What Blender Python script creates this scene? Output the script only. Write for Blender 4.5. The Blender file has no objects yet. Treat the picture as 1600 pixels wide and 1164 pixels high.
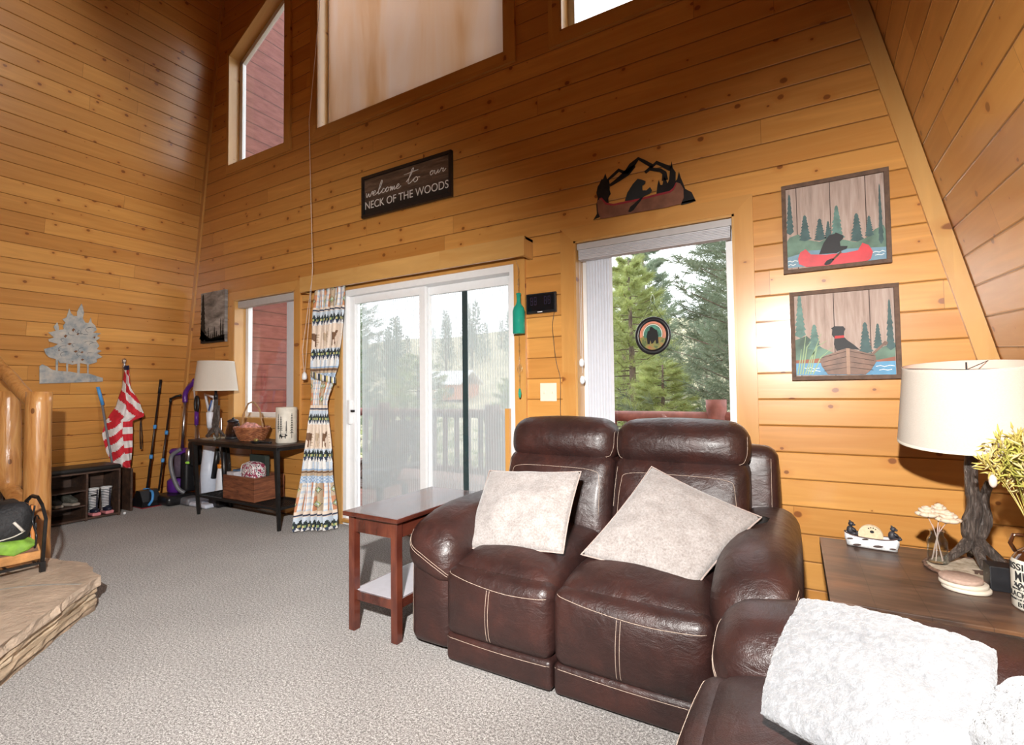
import bpy, bmesh, math, random
from mathutils import Vector, Matrix, noise
from mathutils.bvhtree import BVHTree
random.seed(7)
C = bpy.context.scene.collection
PI = math.pi
V = Vector
# ------------------------------------------------------------------ helpers
def obj(name, bm, mat, parent=None, smooth=False, loc=None):
    me = bpy.data.meshes.new(name)
    if isinstance(bm, bmesh.types.BMesh):
        bm.normal_update(); bm.to_mesh(me); bm.free()
    if not isinstance(mat, (list, tuple)): mat = [mat]
    for m in mat: me.materials.append(m)
    if smooth:
        me.polygons.foreach_set('use_smooth', [True]*len(me.polygons))
    o = bpy.data.objects.new(name, me); C.objects.link(o)
    if parent:
        o.parent = parent
        o.matrix_parent_inverse = parent.matrix_basis.inverted()
    return o
def tag(o, label=None, cat=None, group=None, kind=None):
    if label: o['label'] = label
    if cat: o['category'] = cat
    if group: o['group'] = group
    if kind: o['kind'] = kind
    return o
def thing(name, label, cat, loc=(0,0,0), group=None, kind=None):
    o = bpy.data.objects.new(name, None); C.objects.link(o)
    o.location = loc; o.empty_display_size = .05
    return tag(o, label, cat, group, kind)
def copy_thing(o, loc=None, rot=None, scale=None, label=None):
    c = o.copy(); C.objects.link(c)
    if loc is not None: c.location = loc
    if rot is not None: c.rotation_euler = rot
    if scale is not None: c.scale = scale
    if label: c['label'] = label
    for ch in list(o.children):
        d = ch.copy(); C.objects.link(d); d.parent = c
        for g in list(ch.children):
            e = g.copy(); C.objects.link(e); e.parent = d
    return c
def nb(): return bmesh.new()
def box(bm, x0, x1, y0, y1, z0, z1, mi=0, bev=0, M=None):
    vs = [bm.verts.new((x, y, z)) for x in (x0, x1) for y in (y0, y1) for z in (z0, z1)]
    fs = []
    for idx in ((0,1,3,2),(4,6,7,5),(0,4,5,1),(2,3,7,6),(0,2,6,4),(1,5,7,3)):
        f = bm.faces.new([vs[i] for i in idx]); f.material_index = mi; fs.append(f)
    if bev:
        es = list({e for f in fs for e in f.edges})
        r = bmesh.ops.bevel(bm, geom=es, offset=bev, segments=2, profile=.7, affect='EDGES')
        vs = list({v for f in r['faces'] for v in f.verts} | {v for v in vs if v.is_valid})
        for f in r['faces']: f.material_index = mi
    if M is not None:
        for v in vs: v.co = M @ v.co
    return vs
def bx(*a, **k):
    bm = nb(); box(bm, *a, **k); return bm
def tube(bm, pts, r, n=8, closed=False, mi=0, caps=True):
    pts = [V(p) for p in pts]
    N = len(pts); rs = r if isinstance(r, (list, tuple)) else [r]*N
    rings = []; prev = None
    for i, p in enumerate(pts):
        a = pts[(i-1) % N] if (i or closed) else pts[0]
        b = pts[(i+1) % N] if (i < N-1 or closed) else pts[-1]
        t = (b-a)
        if t.length < 1e-9: t = V((0,0,1))
        t.normalize()
        if prev is None:
            u = t.orthogonal().normalized()
        else:
            u = (prev - t*prev.dot(t))
            u = u.normalized() if u.length > 1e-6 else t.orthogonal().normalized()
        prev = u; w = t.cross(u)
        rings.append([bm.verts.new(p + (u*math.cos(2*PI*k/n) + w*math.sin(2*PI*k/n))*rs[i]) for k in range(n)])
    m = N if closed else N-1
    for i in range(m):
        A, B = rings[i], rings[(i+1) % N]
        for k in range(n):
            f = bm.faces.new((A[k], A[(k+1)%n], B[(k+1)%n], B[k])); f.material_index = mi
    if not closed and caps:
        f = bm.faces.new(rings[0][::-1]); f.material_index = mi
        f = bm.faces.new(rings[-1]); f.material_index = mi
    return bm
def smoothpts(pts, sub=6):
    pts = [V(p) for p in pts]; out = []
    for i in range(len(pts)-1):
        p0 = pts[max(i-1,0)]; p1 = pts[i]; p2 = pts[i+1]; p3 = pts[min(i+2,len(pts)-1)]
        for k in range(sub):
            t = k/sub
            out.append(.5*((2*p1)+(p2-p0)*t+(2*p0-5*p1+4*p2-p3)*t*t+(3*p1-p0-3*p2+p3)*t**3))
    out.append(pts[-1]); return out
def lathe(bm, prof, c=(0,0,0), n=32, mi=0, close=False):
    c = V(c); rings = []
    for r, z in prof:
        if r < 1e-6: rings.append([bm.verts.new(c+V((0,0,z)))])
        else: rings.append([bm.verts.new(c+V((r*math.cos(2*PI*k/n), r*math.sin(2*PI*k/n), z))) for k in range(n)])
    for A, B in zip(rings, rings[1:]):
        for k in range(n):
            k2 = (k+1) % n
            if len(A) == 1 and len(B) == 1: continue
            if len(A) == 1: f = bm.faces.new((A[0], B[k2], B[k]))
            elif len(B) == 1: f = bm.faces.new((A[k], A[k2], B[0]))
            else: f = bm.faces.new((A[k], A[k2], B[k2], B[k]))
            f.material_index = mi
    return bm
def prism(bm, pts3, thick, mi=0):
    """closed 3D polygon extruded by vector thick"""
    t = V(thick); A = [bm.verts.new(V(p)) for p in pts3]; B = [bm.verts.new(V(p)+t) for p in pts3]
    n = len(A); f = bm.faces.new(A); g = bm.faces.new(B[::-1]); f.material_index = g.material_index = mi
    for i in range(n):
        h = bm.faces.new((A[i], B[i], B[(i+1)%n], A[(i+1)%n])); h.material_index = mi
    f.normal_update(); g.normal_update()
    bmesh.ops.triangulate(bm, faces=[f, g], ngon_method='EAR_CLIP')
    return bm
def wallcut(pts, y0, th, bm=None, mi=0):
    bm = bm or nb()
    return prism(bm, [(x, y0, z) for x, z in pts], (0, -th, 0), mi)
def ribbon(bm, pts, w, y0, th, mi=0):
    pts = [V((p[0], 0, p[1])) for p in pts]; L = []; R = []
    for i, p in enumerate(pts):
        a = pts[max(i-1,0)]; b = pts[min(i+1,len(pts)-1)]; t = (b-a).normalized(); n = V((-t.z, 0, t.x))
        ww = w[i] if isinstance(w, (list,tuple)) else w
        L.append(p+n*ww/2); R.append(p-n*ww/2)
    for i in range(len(pts)-1):
        q = [L[i], L[i+1], R[i+1], R[i]]
        prism(bm, [(v.x, y0, v.z) for v in q], (0, -th, 0), mi)
    return bm
def axis_samples(h, r, n):
    """positions from -h..h with clustering near the rounded ends"""
    e = [-h, -h+r*.12, -h+r*.35, -h+r*.7, -h+r]
    m = [-h+r + (2*h-2*r)*i/n for i in range(1, n)]
    return e + m + [-x for x in e[::-1]]
def sbox(bm, x0, x1, y0, y1, z0, z1, r=.04, n=6, f=None, mi=0, puff=(0,0,0)):
    """rounded cushion box, puff=(px,py,pz) bulges the faces, f: Vector->Vector deform"""
    c = V(((x0+x1)/2, (y0+y1)/2, (z0+z1)/2)); h = V(((x1-x0)/2, (y1-y0)/2, (z1-z0)/2))
    r = min(r, h.x*.98, h.y*.98, h.z*.98)
    S = [axis_samples(h[i], r, n) for i in range(3)]
    cache = {}
    def vert(i, j, k):
        key = (i, j, k)
        if key in cache: return cache[key]
        p = V((S[0][i], S[1][j], S[2][k]))
        q = V([max(-(h[a]-r), min(h[a]-r, p[a])) for a in range(3)])
        d = p-q
        if d.length > 1e-9:
            d = d.normalized()*r
        p2 = q+d
        u = V([p2[a]/h[a] for a in range(3)])
        w = [max(0, 1-u[a]*u[a]) for a in range(3)]
        p2 = V((p2.x + puff[0]*u.x*w[1]*w[2], p2.y + puff[1]*u.y*w[0]*w[2], p2.z + puff[2]*u.z*w[0]*w[1]))
        p2 = p2+c
        if f: p2 = f(p2)
        v = bm.verts.new(p2); cache[key] = v; return v
    N = [len(s)-1 for s in S]
    def quad(a, b, c_, d):
        ff = bm.faces.new((a, b, c_, d)); ff.material_index = mi
    for j in range(N[1]):
        for k in range(N[2]):
            quad(vert(0,j,k), vert(0,j,k+1), vert(0,j+1,k+1), vert(0,j+1,k))
            quad(vert(N[0],j,k), vert(N[0],j+1,k), vert(N[0],j+1,k+1), vert(N[0],j,k+1))
    for i in range(N[0]):
        for k in range(N[2]):
            quad(vert(i,0,k), vert(i+1,0,k), vert(i+1,0,k+1), vert(i,0,k+1))
            quad(vert(i,N[1],k), vert(i,N[1],k+1), vert(i+1,N[1],k+1), vert(i+1,N[1],k))
    for i in range(N[0]):
        for j in range(N[1]):
            quad(vert(i,j,0), vert(i,j+1,0), vert(i+1,j+1,0), vert(i+1,j,0))
            quad(vert(i,j,N[2]), vert(i+1,j,N[2]), vert(i+1,j+1,N[2]), vert(i,j+1,N[2]))
    return bm
def setuv(o, fn):
    """fn(co, normal)->(u,v) per loop"""
    me = o.data; uv = me.uv_layers.new(name='UVMap')
    for p in me.polygons:
        for li in p.loop_indices:
            uv.data[li].uv = fn(me.vertices[me.loops[li].vertex_index].co, p.normal)
    return o
def subsurf(o, l=1):
    m = o.modifiers.new('s', 'SUBSURF'); m.levels = l; m.render_levels = l; return o
# ------------------------------------------------------------------ materials
MATS = {}
class NT:
    def __init__(s, name, rough=.6, metal=0, spec=.5):
        s.m = bpy.data.materials.new(name); s.m.use_nodes = True; s.t = s.m.node_tree; s.b = s.t.nodes['Principled BSDF']
        s.b.inputs['Roughness'].default_value = rough; s.b.inputs['Metallic'].default_value = metal
        s.b.inputs['Specular IOR Level'].default_value = spec
    def n(s, ty, **k):
        x = s.t.nodes.new(ty)
        for a, b in k.items(): setattr(x, a, b)
        return x
    def l(s, a, b): s.t.links.new(a, b)
    def math(s, op, a, b=None, c=None, clamp=False):
        x = s.n('ShaderNodeMath', operation=op); x.use_clamp = clamp
        for i, v in enumerate((a, b, c)):
            if v is None: continue
            if isinstance(v, (int, float)): x.inputs[i].default_value = v
            else: s.l(v, x.inputs[i])
        return x.outputs[0]
    def mix(s, f, a, b, blend='MIX'):
        x = s.n('ShaderNodeMix', data_type='RGBA', blend_type=blend)
        for i, v in ((0, f), (6, a), (7, b)):
            if isinstance(v, (int, float)): x.inputs[i].default_value = v
            elif isinstance(v, (tuple, list)): x.inputs[i].default_value = tuple(v[:3])+(1,)
            else: s.l(v, x.inputs[i])
        return x.outputs[2]
    def noise(s, vec, scale, detail=3, rough=.5, dist=0):
        x = s.n('ShaderNodeTexNoise'); x.inputs['Scale'].default_value = scale; x.inputs['Detail'].default_value = detail
        x.inputs['Roughness'].default_value = rough; x.inputs['Distortion'].default_value = dist
        if vec is not None: s.l(vec, x.inputs['Vector'])
        return x.outputs['Fac']
    def ramp(s, f, stops):
        x = s.n('ShaderNodeValToRGB'); e = x.color_ramp.elements
        while len(e) < len(stops): e.new(.5)
        for i, (p, c) in enumerate(stops): e[i].position = p; e[i].color = tuple(c[:3])+(1,) if isinstance(c, (tuple,list)) else (c,c,c,1)
        s.l(f, x.inputs[0]); return x.outputs[0]
    def bump(s, h, strength=.3, dist=.01):
        x = s.n('ShaderNodeBump'); x.inputs['Strength'].default_value = strength; x.inputs['Distance'].default_value = dist
        s.l(h, x.inputs['Height']); s.l(x.outputs[0], s.b.inputs['Normal'])
    def obj(s): return s.n('ShaderNodeTexCoord').outputs['Object']
    def scale(s, vec, v):
        x = s.n('ShaderNodeVectorMath', operation='MULTIPLY'); s.l(vec, x.inputs[0]); x.inputs[1].default_value = v; return x.outputs[0]
    def color(s, c):
        if isinstance(c, (tuple, list)): s.b.inputs['Base Color'].default_value = tuple(c[:3])+(1,)
        else: s.l(c, s.b.inputs['Base Color'])
def plain(name, c, rough=.6, metal=0, var=.12, scale=25, bump=.1, spec=.5, bd=.002):
    """slightly mottled solid material"""
    k = NT(name, rough, metal, spec); v = k.obj(); f = k.noise(v, scale, 4)
    lo = [x*(1-var) for x in c]; hi = [min(1, x*(1+var)) for x in c]
    k.color(k.ramp(f, [(.3, lo), (.7, hi)]))
    if bump: k.bump(k.noise(v, scale*4, 2), bump, bd)
    return k.m
def pine(name, base, grooves=True, rough=.32, knots=1.0, dark=(.20,.06,.015), vary=.22, coat=.25):
    k = NT(name, rough); uv = k.n('ShaderNodeTexCoord').outputs['UV']
    sep = k.n('ShaderNodeSeparateXYZ'); k.l(uv, sep.inputs[0]); U, W = sep.outputs[0], sep.outputs[1]
    idx = k.math('FLOOR', W); fr = k.math('FRACT', W)
    wn = k.n('ShaderNodeTexWhiteNoise', noise_dimensions='1D'); k.l(idx, wn.inputs['W']); rnd = wn.outputs['Value']
    # board ends: each course is cut into boards of varying length
    ub = k.math('ADD', k.math('MULTIPLY', U, .31), k.math('MULTIPLY', rnd, 7.3)); bi = k.math('FLOOR', ub)
    wn2 = k.n('ShaderNodeTexWhiteNoise', noise_dimensions='2D'); cm = k.n('ShaderNodeCombineXYZ'); k.l(bi, cm.inputs[0]); k.l(idx, cm.inputs[1]); k.l(cm.outputs[0], wn2.inputs['Vector']); r2 = wn2.outputs['Value']
    cv = k.n('ShaderNodeCombineXYZ'); k.l(k.math('MULTIPLY', U, 1.0), cv.inputs[0]); k.l(k.math('ADD', k.math('MULTIPLY', W, .15), k.math('MULTIPLY', r2, 9)), cv.inputs[1]); k.l(k.math('MULTIPLY', r2, 31), cv.inputs[2])
    P = cv.outputs[0]
    g = k.noise(k.scale(P, (.7, 9, 1)), 2.0, 4, .55, .9)
    g2 = k.noise(k.scale(P, (3, 90, 1)), 3, 2, .5, 0)
    lt = [min(1, c*1.16) for c in base]; dk = (base[0]*.93, base[1]*.86, base[2]*.76)
    col = k.ramp(g, [(.28, dk), (.52, base), (.75, lt)])
    col = k.mix(k.math('MULTIPLY', g2, .15), col, dk)
    tint = k.ramp(r2, [(0, (1-vary, 1-vary*1.35, 1-vary*1.6)), (1, (1, 1, 1))])
    col = k.mix(1, col, tint, 'MULTIPLY')
    # knots
    vo = k.n('ShaderNodeTexVoronoi', voronoi_dimensions='2D'); vo.inputs['Scale'].default_value = 5.6
    k.l(k.scale(P, (.8, 1.0, .3)), vo.inputs['Vector'])
    sc = k.n('ShaderNodeSeparateColor'); k.l(vo.outputs['Color'], sc.inputs[0])
    size = k.math('MULTIPLY', k.math('SUBTRACT', sc.outputs[0], .42), .19*knots, clamp=True)
    d = k.math('ADD', vo.outputs['Distance'], k.math('MULTIPLY', k.math('SUBTRACT', k.noise(P, 60, 2), .5), .03))
    core = k.math('SUBTRACT', 1, k.math('DIVIDE', d, k.math('ADD', size, .0001)), clamp=True)
    has = k.math('GREATER_THAN', size, .006)
    core = k.math('MULTIPLY', k.math('MULTIPLY', core, 3.2, clamp=True), has)
    halo = k.math('MULTIPLY', k.math('SUBTRACT', 1, k.math('DIVIDE', d, k.math('MULTIPLY', k.math('ADD', size, .0001), 3.2)), clamp=True), has)
    col = k.mix(k.math('MULTIPLY', halo, .55), col, (base[0]*.72, base[1]*.5, base[2]*.3))
    col = k.mix(k.math('MULTIPLY', core, .85), col, dark)
    h = k.math('MULTIPLY', g, .06)
    if grooves:
        e = k.math('MINIMUM', fr, k.math('SUBTRACT', 1, fr))
        gm = k.math('SUBTRACT', 1, k.math('DIVIDE', e, .045), clamp=True)
        gd = k.math('SUBTRACT', 1, k.math('DIVIDE', e, .022), clamp=True)
        fu = k.math('FRACT', ub); eu = k.math('SUBTRACT', 1, k.math('DIVIDE', k.math('MINIMUM', fu, k.math('SUBTRACT', 1, fu)), .0007), clamp=True)
        col = k.mix(k.math('MULTIPLY', k.math('MAXIMUM', k.math('POWER', gd, .6), k.math('MULTIPLY', eu, .8)), .8), col, (base[0]*.16, base[1]*.08, base[2]*.05))
        h = k.math('SUBTRACT', h, gm)
    k.color(col)
    k.bump(h, .8, .006)
    k.b.inputs['Coat Weight'].default_value = coat; k.b.inputs['Coat Roughness'].default_value = .18
    return k.m
def uvbox(o, au=1.0, pitch=.15, off=0.0, along=None):
    """box-style UVs in metres: u runs along the longest axis, v across"""
    co = [v.co for v in o.data.vertices]
    ext = [max(c[a] for c in co)-min(c[a] for c in co) for a in range(3)]
    L = ext.index(max(ext)) if along is None else along
    def fn(c, n):
        o_ = [a for a in range(3) if a != L]
        na = max(o_, key=lambda a: abs(n[a])); w = [a for a in o_ if a != na][0]
        return (c[L]*au+off*3.7, .5+off*5+(c[w]+na*.37)/pitch*.35 + c[na]*.0)
    return setuv(o, fn)
K={'BEAR':{'trees_left':[(-1.168,2.383),(-1.141,2.42),(-1.144,2.482),(-1.133,2.53),(-1.143,2.565),(-1.132,2.608),(-1.12,2.622),(-1.105,2.652),(-1.093,2.65),(-1.076,2.686),(-1.065,2.643),(-1.054,2.641),(-1.046,2.6),(-1.05,2.573),(-1.042,2.539),(-1.059,2.515),(-1.057,2.481),(-1.077,2.474),(-1.124,2.394)],'ridge':[(-1.062,2.637),(-1.023,2.661),(-0.983,2.688),(-0.951,2.666),(-0.929,2.661),(-0.896,2.697),(-0.849,2.734),(-0.81,2.703),(-0.759,2.661),(-0.733,2.679),(-0.698,2.655),(-0.644,2.616)],'ridge2':[(-1.046,2.597),(-0.984,2.625),(-0.929,2.656),(-0.874,2.692)],'ridge3':[(-0.759,2.661),(-0.807,2.63)],'ridge4':[(-0.77,2.645),(-0.709,2.623),(-0.684,2.599),(-0.682,2.552)],'trees_right':[(-0.737,2.475),(-0.729,2.53),(-0.72,2.563),(-0.711,2.527),(-0.698,2.524),(-0.684,2.578),(-0.665,2.527),(-0.655,2.551),(-0.648,2.617),(-0.637,2.664),(-0.631,2.618),(-0.614,2.588),(-0.616,2.531),(-0.606,2.54),(-0.594,2.588),(-0.584,2.545),(-0.57,2.506),(-0.559,2.468),(-0.521,2.439),(-0.498,2.381),(-0.527,2.374),(-0.585,2.371),(-0.632,2.468)],'bear':[(-0.944,2.469),(-0.926,2.52),(-0.887,2.571),(-0.855,2.598),(-0.829,2.587),(-0.805,2.571),(-0.808,2.556),(-0.827,2.547),(-0.825,2.514),(-0.799,2.509),(-0.783,2.521),(-0.775,2.525),(-0.764,2.501),(-0.778,2.483),(-0.815,2.475),(-0.836,2.461)],'strip':[(-1.168,2.38),(-0.498,2.379),(-0.508,2.393),(-0.594,2.388),(-0.849,2.386),(-1.096,2.384)],'canoe':[(-1.136,2.508),(-1.102,2.523),(-1.071,2.481),(-1.021,2.463),(-0.944,2.464),(-0.847,2.463),(-0.743,2.47),(-0.652,2.472),(-0.629,2.488),(-0.611,2.52),(-0.587,2.507),(-0.568,2.47),(-0.567,2.413),(-0.585,2.376),(-0.694,2.371),(-0.849,2.375),(-1.067,2.376),(-1.113,2.378),(-1.132,2.429)],'trim':[(-1.122,2.519),(-1.102,2.523),(-1.071,2.481),(-1.021,2.463),(-0.944,2.464),(-0.847,2.463),(-0.743,2.47),(-0.652,2.472),(-0.629,2.488),(-0.611,2.52),(-0.61,2.504),(-0.628,2.472),(-0.652,2.459),(-0.743,2.456),(-0.847,2.45),(-0.944,2.45),(-1.021,2.451),(-1.077,2.469),(-1.102,2.507)],'paddle':[(-0.921,2.389),(-0.907,2.418),(-0.879,2.435),(-0.831,2.468),(-0.823,2.461),(-0.858,2.425),(-0.886,2.393),(-0.907,2.384)]},'PT':{'p1':[(-0.031,2.365),(0.463,2.355),(0.456,1.853),(-0.036,1.86)],'canoe':[(0.039,1.936),(0.051,1.97),(0.077,1.984),(0.101,1.951),(0.171,1.94),(0.268,1.937),(0.316,1.942),(0.336,1.979),(0.363,1.963),(0.38,1.926),(0.37,1.888),(0.332,1.87),(0.218,1.877),(0.079,1.884),(0.044,1.905)],'bear':[(0.14,1.947),(0.163,2.007),(0.189,2.044),(0.214,2.048),(0.219,2.054),(0.233,2.046),(0.254,2.031),(0.252,2.016),(0.237,2.001),(0.239,1.977),(0.271,1.972),(0.267,1.959),(0.235,1.948),(0.22,1.942)],'blade':[(0.16,1.887),(0.175,1.907),(0.198,1.915),(0.208,1.907),(0.189,1.884),(0.17,1.881)],'shaft':[(0.198,1.91),(0.238,1.949),(0.244,1.943),(0.204,1.902)],'p2':[(-0.008,1.751),(0.484,1.746),(0.48,1.25),(-0.009,1.257)],'boat':[(0.128,1.366),(0.145,1.383),(0.248,1.421),(0.263,1.42),(0.373,1.379),(0.377,1.345),(0.352,1.301),(0.329,1.279),(0.162,1.283),(0.134,1.331)],'stem':[(0.247,1.422),(0.263,1.42),(0.262,1.279),(0.247,1.28)],'dog':[(0.205,1.409),(0.194,1.445),(0.197,1.48),(0.186,1.498),(0.189,1.527),(0.183,1.533),(0.199,1.544),(0.238,1.541),(0.248,1.526),(0.242,1.512),(0.241,1.483),(0.254,1.465),(0.282,1.44),(0.309,1.41),(0.248,1.422)],'collar':[(0.198,1.491),(0.24,1.492),(0.242,1.479),(0.198,1.476)],'oar':[(0.355,1.385),(0.406,1.439),(0.415,1.451),(0.429,1.445),(0.426,1.432),(0.41,1.427),(0.364,1.379)],'t1':[(0.005,2.302,-0.004,2.089,0.04),(0.077,2.172,0.078,2.038,0.031),(0.147,2.141,0.144,2.028,0.03),(0.186,2.121,0.184,2.033,0.019),(0.226,2.197,0.227,2.02,0.033),(0.314,2.139,0.313,1.998,0.031),(0.368,2.117,0.364,2.014,0.021),(0.425,2.271,0.418,1.977,0.037)],'t2':[(0.039,1.724,0.038,1.502,0.049),(0.105,1.556,0.107,1.426,0.034),(0.334,1.551,0.332,1.398,0.031),(0.388,1.541,0.387,1.417,0.022),(0.44,1.659,0.435,1.415,0.033)],'hill1':[(-0.019,2.042),(0.001,2.063),(0.043,2.075),(0.083,2.038),(0.144,2.016),(0.184,2.033),(0.261,2.008),(0.308,1.989),(0.355,2.005),(0.393,2.044),(0.43,2.06),(0.44,2.036),(0.438,1.923),(-0.018,1.944)],'water1':[(-0.016,1.95),(0.102,1.974),(0.439,1.943),(0.439,1.878),(-0.014,1.891)],'hill2':[(0.012,1.479),(0.068,1.5),(0.127,1.437),(0.195,1.398),(0.373,1.39),(0.41,1.422),(0.459,1.441),(0.458,1.342),(0.013,1.353)],'land2':[(0.011,1.365),(0.125,1.372),(0.135,1.354),(0.372,1.351),(0.458,1.369),(0.458,1.346),(0.317,1.344),(0.013,1.349)],'water2':[(0.013,1.357),(0.458,1.349),(0.458,1.273),(0.013,1.282)],'w1':[[(-0.013,1.925),(0.0,1.929),(0.01,1.922),(0.023,1.928),(0.039,1.923)],[(-0.009,1.903),(0.002,1.909),(0.015,1.902),(0.028,1.908)],[(0.38,1.921),(0.394,1.925),(0.407,1.919),(0.421,1.926),(0.434,1.919)],[(0.389,1.905),(0.402,1.908),(0.416,1.904),(0.429,1.909)]],'w2':[[(0.048,1.324),(0.063,1.318),(0.082,1.323),(0.099,1.315),(0.124,1.319)],[(0.068,1.307),(0.088,1.302),(0.108,1.306),(0.128,1.3)],[(0.375,1.32),(0.394,1.324),(0.411,1.318),(0.434,1.324),(0.453,1.32)],[(0.388,1.3),(0.406,1.304),(0.424,1.299),(0.442,1.303)]]},'MT':{'base':[(-1.345,1.503),(-1.326,1.524),(-1.288,1.506),(-1.248,1.474),(-1.204,1.463),(-1.106,1.458),(-1.039,1.443),(-0.957,1.444),(-0.885,1.416),(-0.831,1.399),(-0.828,1.36),(-1.335,1.335)],'crown':[(-1.323,1.673),(-1.251,1.702),(-1.221,1.729),(-1.291,1.748),(-1.298,1.771),(-1.256,1.791),(-1.302,1.835),(-1.248,1.856),(-1.266,1.895),(-1.241,1.942),(-1.226,1.899),(-1.224,1.867),(-1.186,1.879),(-1.195,1.911),(-1.178,1.945),(-1.205,1.975),(-1.175,1.995),(-1.158,2.087),(-1.139,2.04),(-1.118,2.018),(-1.092,2.021),(-1.095,2.062),(-1.078,2.114),(-1.064,2.15),(-1.052,2.118),(-1.038,2.061),(-1.044,2.002),(-1.021,1.963),(-0.994,1.961),(-0.98,2.018),(-0.967,1.969),(-0.937,1.942),(-0.92,1.897),(-0.949,1.868),(-0.882,1.866),(-0.916,1.837),(-0.886,1.818),(-0.919,1.785),(-0.887,1.736),(-0.906,1.7),(-0.862,1.682),(-0.903,1.657),(-0.85,1.621),(-0.898,1.597),(-0.896,1.563),(-0.964,1.534),(-1.033,1.548),(-1.098,1.529),(-1.145,1.544),(-1.196,1.542),(-1.211,1.574),(-1.281,1.595),(-1.308,1.626)],'tr1':[(-1.228,1.593),(-1.209,1.594),(-1.203,1.455),(-1.219,1.455)],'tr2':[(-1.145,1.54),(-1.128,1.54),(-1.124,1.453),(-1.136,1.453)],'tr3':[(-1.057,1.552),(-1.033,1.553),(-1.029,1.439),(-1.049,1.438)],'tr4':[(-0.976,1.542),(-0.961,1.543),(-0.955,1.436),(-0.966,1.436)],'h0':[(-1.126,1.876),(-1.113,1.896),(-1.098,1.885),(-1.106,1.873),(-1.111,1.86)],'h1':[(-1.085,1.839),(-1.074,1.852),(-1.061,1.845),(-1.068,1.837),(-1.072,1.828)],'h2':[(-1.183,1.809),(-1.17,1.827),(-1.155,1.817),(-1.163,1.806),(-1.168,1.794)],'h3':[(-1.151,1.734),(-1.132,1.747),(-1.112,1.74),(-1.124,1.732),(-1.131,1.724)],'h4':[(-1.096,1.663),(-1.078,1.677),(-1.059,1.669),(-1.07,1.66),(-1.077,1.651)],'h5':[(-1.038,1.658),(-1.028,1.67),(-1.016,1.663),(-1.022,1.655),(-1.026,1.647)],'h6':[(-1.033,1.582),(-1.019,1.595),(-1.004,1.587),(-1.012,1.58),(-1.017,1.571)],'h7':[(-1.106,1.558),(-1.097,1.565),(-1.088,1.561),(-1.093,1.557),(-1.096,1.552)],'h8':[(-1.216,1.668),(-1.211,1.678),(-1.206,1.671),(-1.208,1.665),(-1.21,1.658)],'h9':[(-0.945,1.818),(-0.936,1.83),(-0.926,1.823),(-0.931,1.815),(-0.934,1.807)]},'CAM':{'D':3.2,'H':1.22},'RW':[0.0433,1.0,0.0643],'THROW':[[-0.004,-1.742,0.69],[0.324,-1.963,0.74],[0.195,-2.23,0.6],[-0.091,-2.056,0.54]],'THROW2':[[0.331,-2.01,0.7],[0.351,-2.209,0.8],[0.27,-2.393,0.72],[0.234,-2.108,0.62]],'PIL1':[[-1.469,-0.9,0.766],[-0.93,-0.9,0.799],[-0.899,-1.2,0.49],[-1.428,-1.22,0.438]],'PIL2':[[-0.607,-0.8,0.832],[-0.133,-0.88,0.664],[-0.356,-1.22,0.437],[-0.827,-1.17,0.487]],'SIGN':{'f':[(-3.398,3.184),(-2.37,3.171),(-2.36,2.799),(-3.366,2.797)],'b':[(-3.347,2.874),(-2.401,2.878),(-3.347,2.942),(-2.407,2.951)]}}
SKY, FLASH, FLASH_UP, FILL, BOUNCE, WALL_FILL, EXPO = 4.0, 730, .58, 1, .9, 440, 0.0
PB = (.66, .33, .088)
M_wall = pine('pine_wall', PB)
M_wallL = pine('pine_wall_left', PB, knots=.9)
M_trim = pine('pine_trim', (.60, .31, .088), grooves=False, vary=.12)
M_trim2 = pine('pine_trim_pale', (.60, .345, .115), grooves=False, vary=.1, knots=.8)
M_red = plain('red_siding_paint', (.42, .11, .08), .5, scale=8, var=.2)
M_white = plain('white_vinyl', (.82, .83, .84), .35, var=.02)
M_black = plain('black_plastic', (.012, .012, .014), .35, var=.3)
M_iron = plain('black_iron', (.018, .017, .017), .45, metal=.4, var=.3)
M_steel = plain('brushed_steel', (.55, .55, .57), .28, metal=1, var=.08)
M_chrome = plain('chrome', (.8, .8, .82), .1, metal=1, var=.02, bump=0)
M_cream = plain('cream_plastic', (.72, .69, .55), .4, var=.03)
M_thread = plain('tan_thread', (.45, .35, .28), .8, var=.1)
def glass(name, tint=(1,1,1), refl=.6, frac=.08):
    k = NT(name); out = k.t.nodes['Material Output']
    tr = k.n('ShaderNodeBsdfTransparent'); tr.inputs[0].default_value = tint+(1,)
    gl = k.n('ShaderNodeBsdfGlossy'); gl.inputs['Roughness'].default_value = .02
    fr = k.n('ShaderNodeLayerWeight'); fr.inputs[0].default_value = .5
    mx = k.n('ShaderNodeMixShader'); k.l(k.math('MULTIPLY', k.math('ADD', k.math('POWER', fr.outputs[1], 4), .05), refl, clamp=True), mx.inputs[0]); k.l(tr.outputs[0], mx.inputs[1]); k.l(gl.outputs[0], mx.inputs[2])
    k.l(mx.outputs[0], out.inputs[0]); return k.m
M_glass = glass('window_glass')
def realglass(name, c, rough=.02, ior=1.45):
    k = NT(name, rough); k.b.inputs['Transmission Weight'].default_value = 1; k.b.inputs['IOR'].default_value = ior; k.color(c); return k.m
M_clear = glass('clear_glassware', (.93, .96, .96), 1.2)
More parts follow.
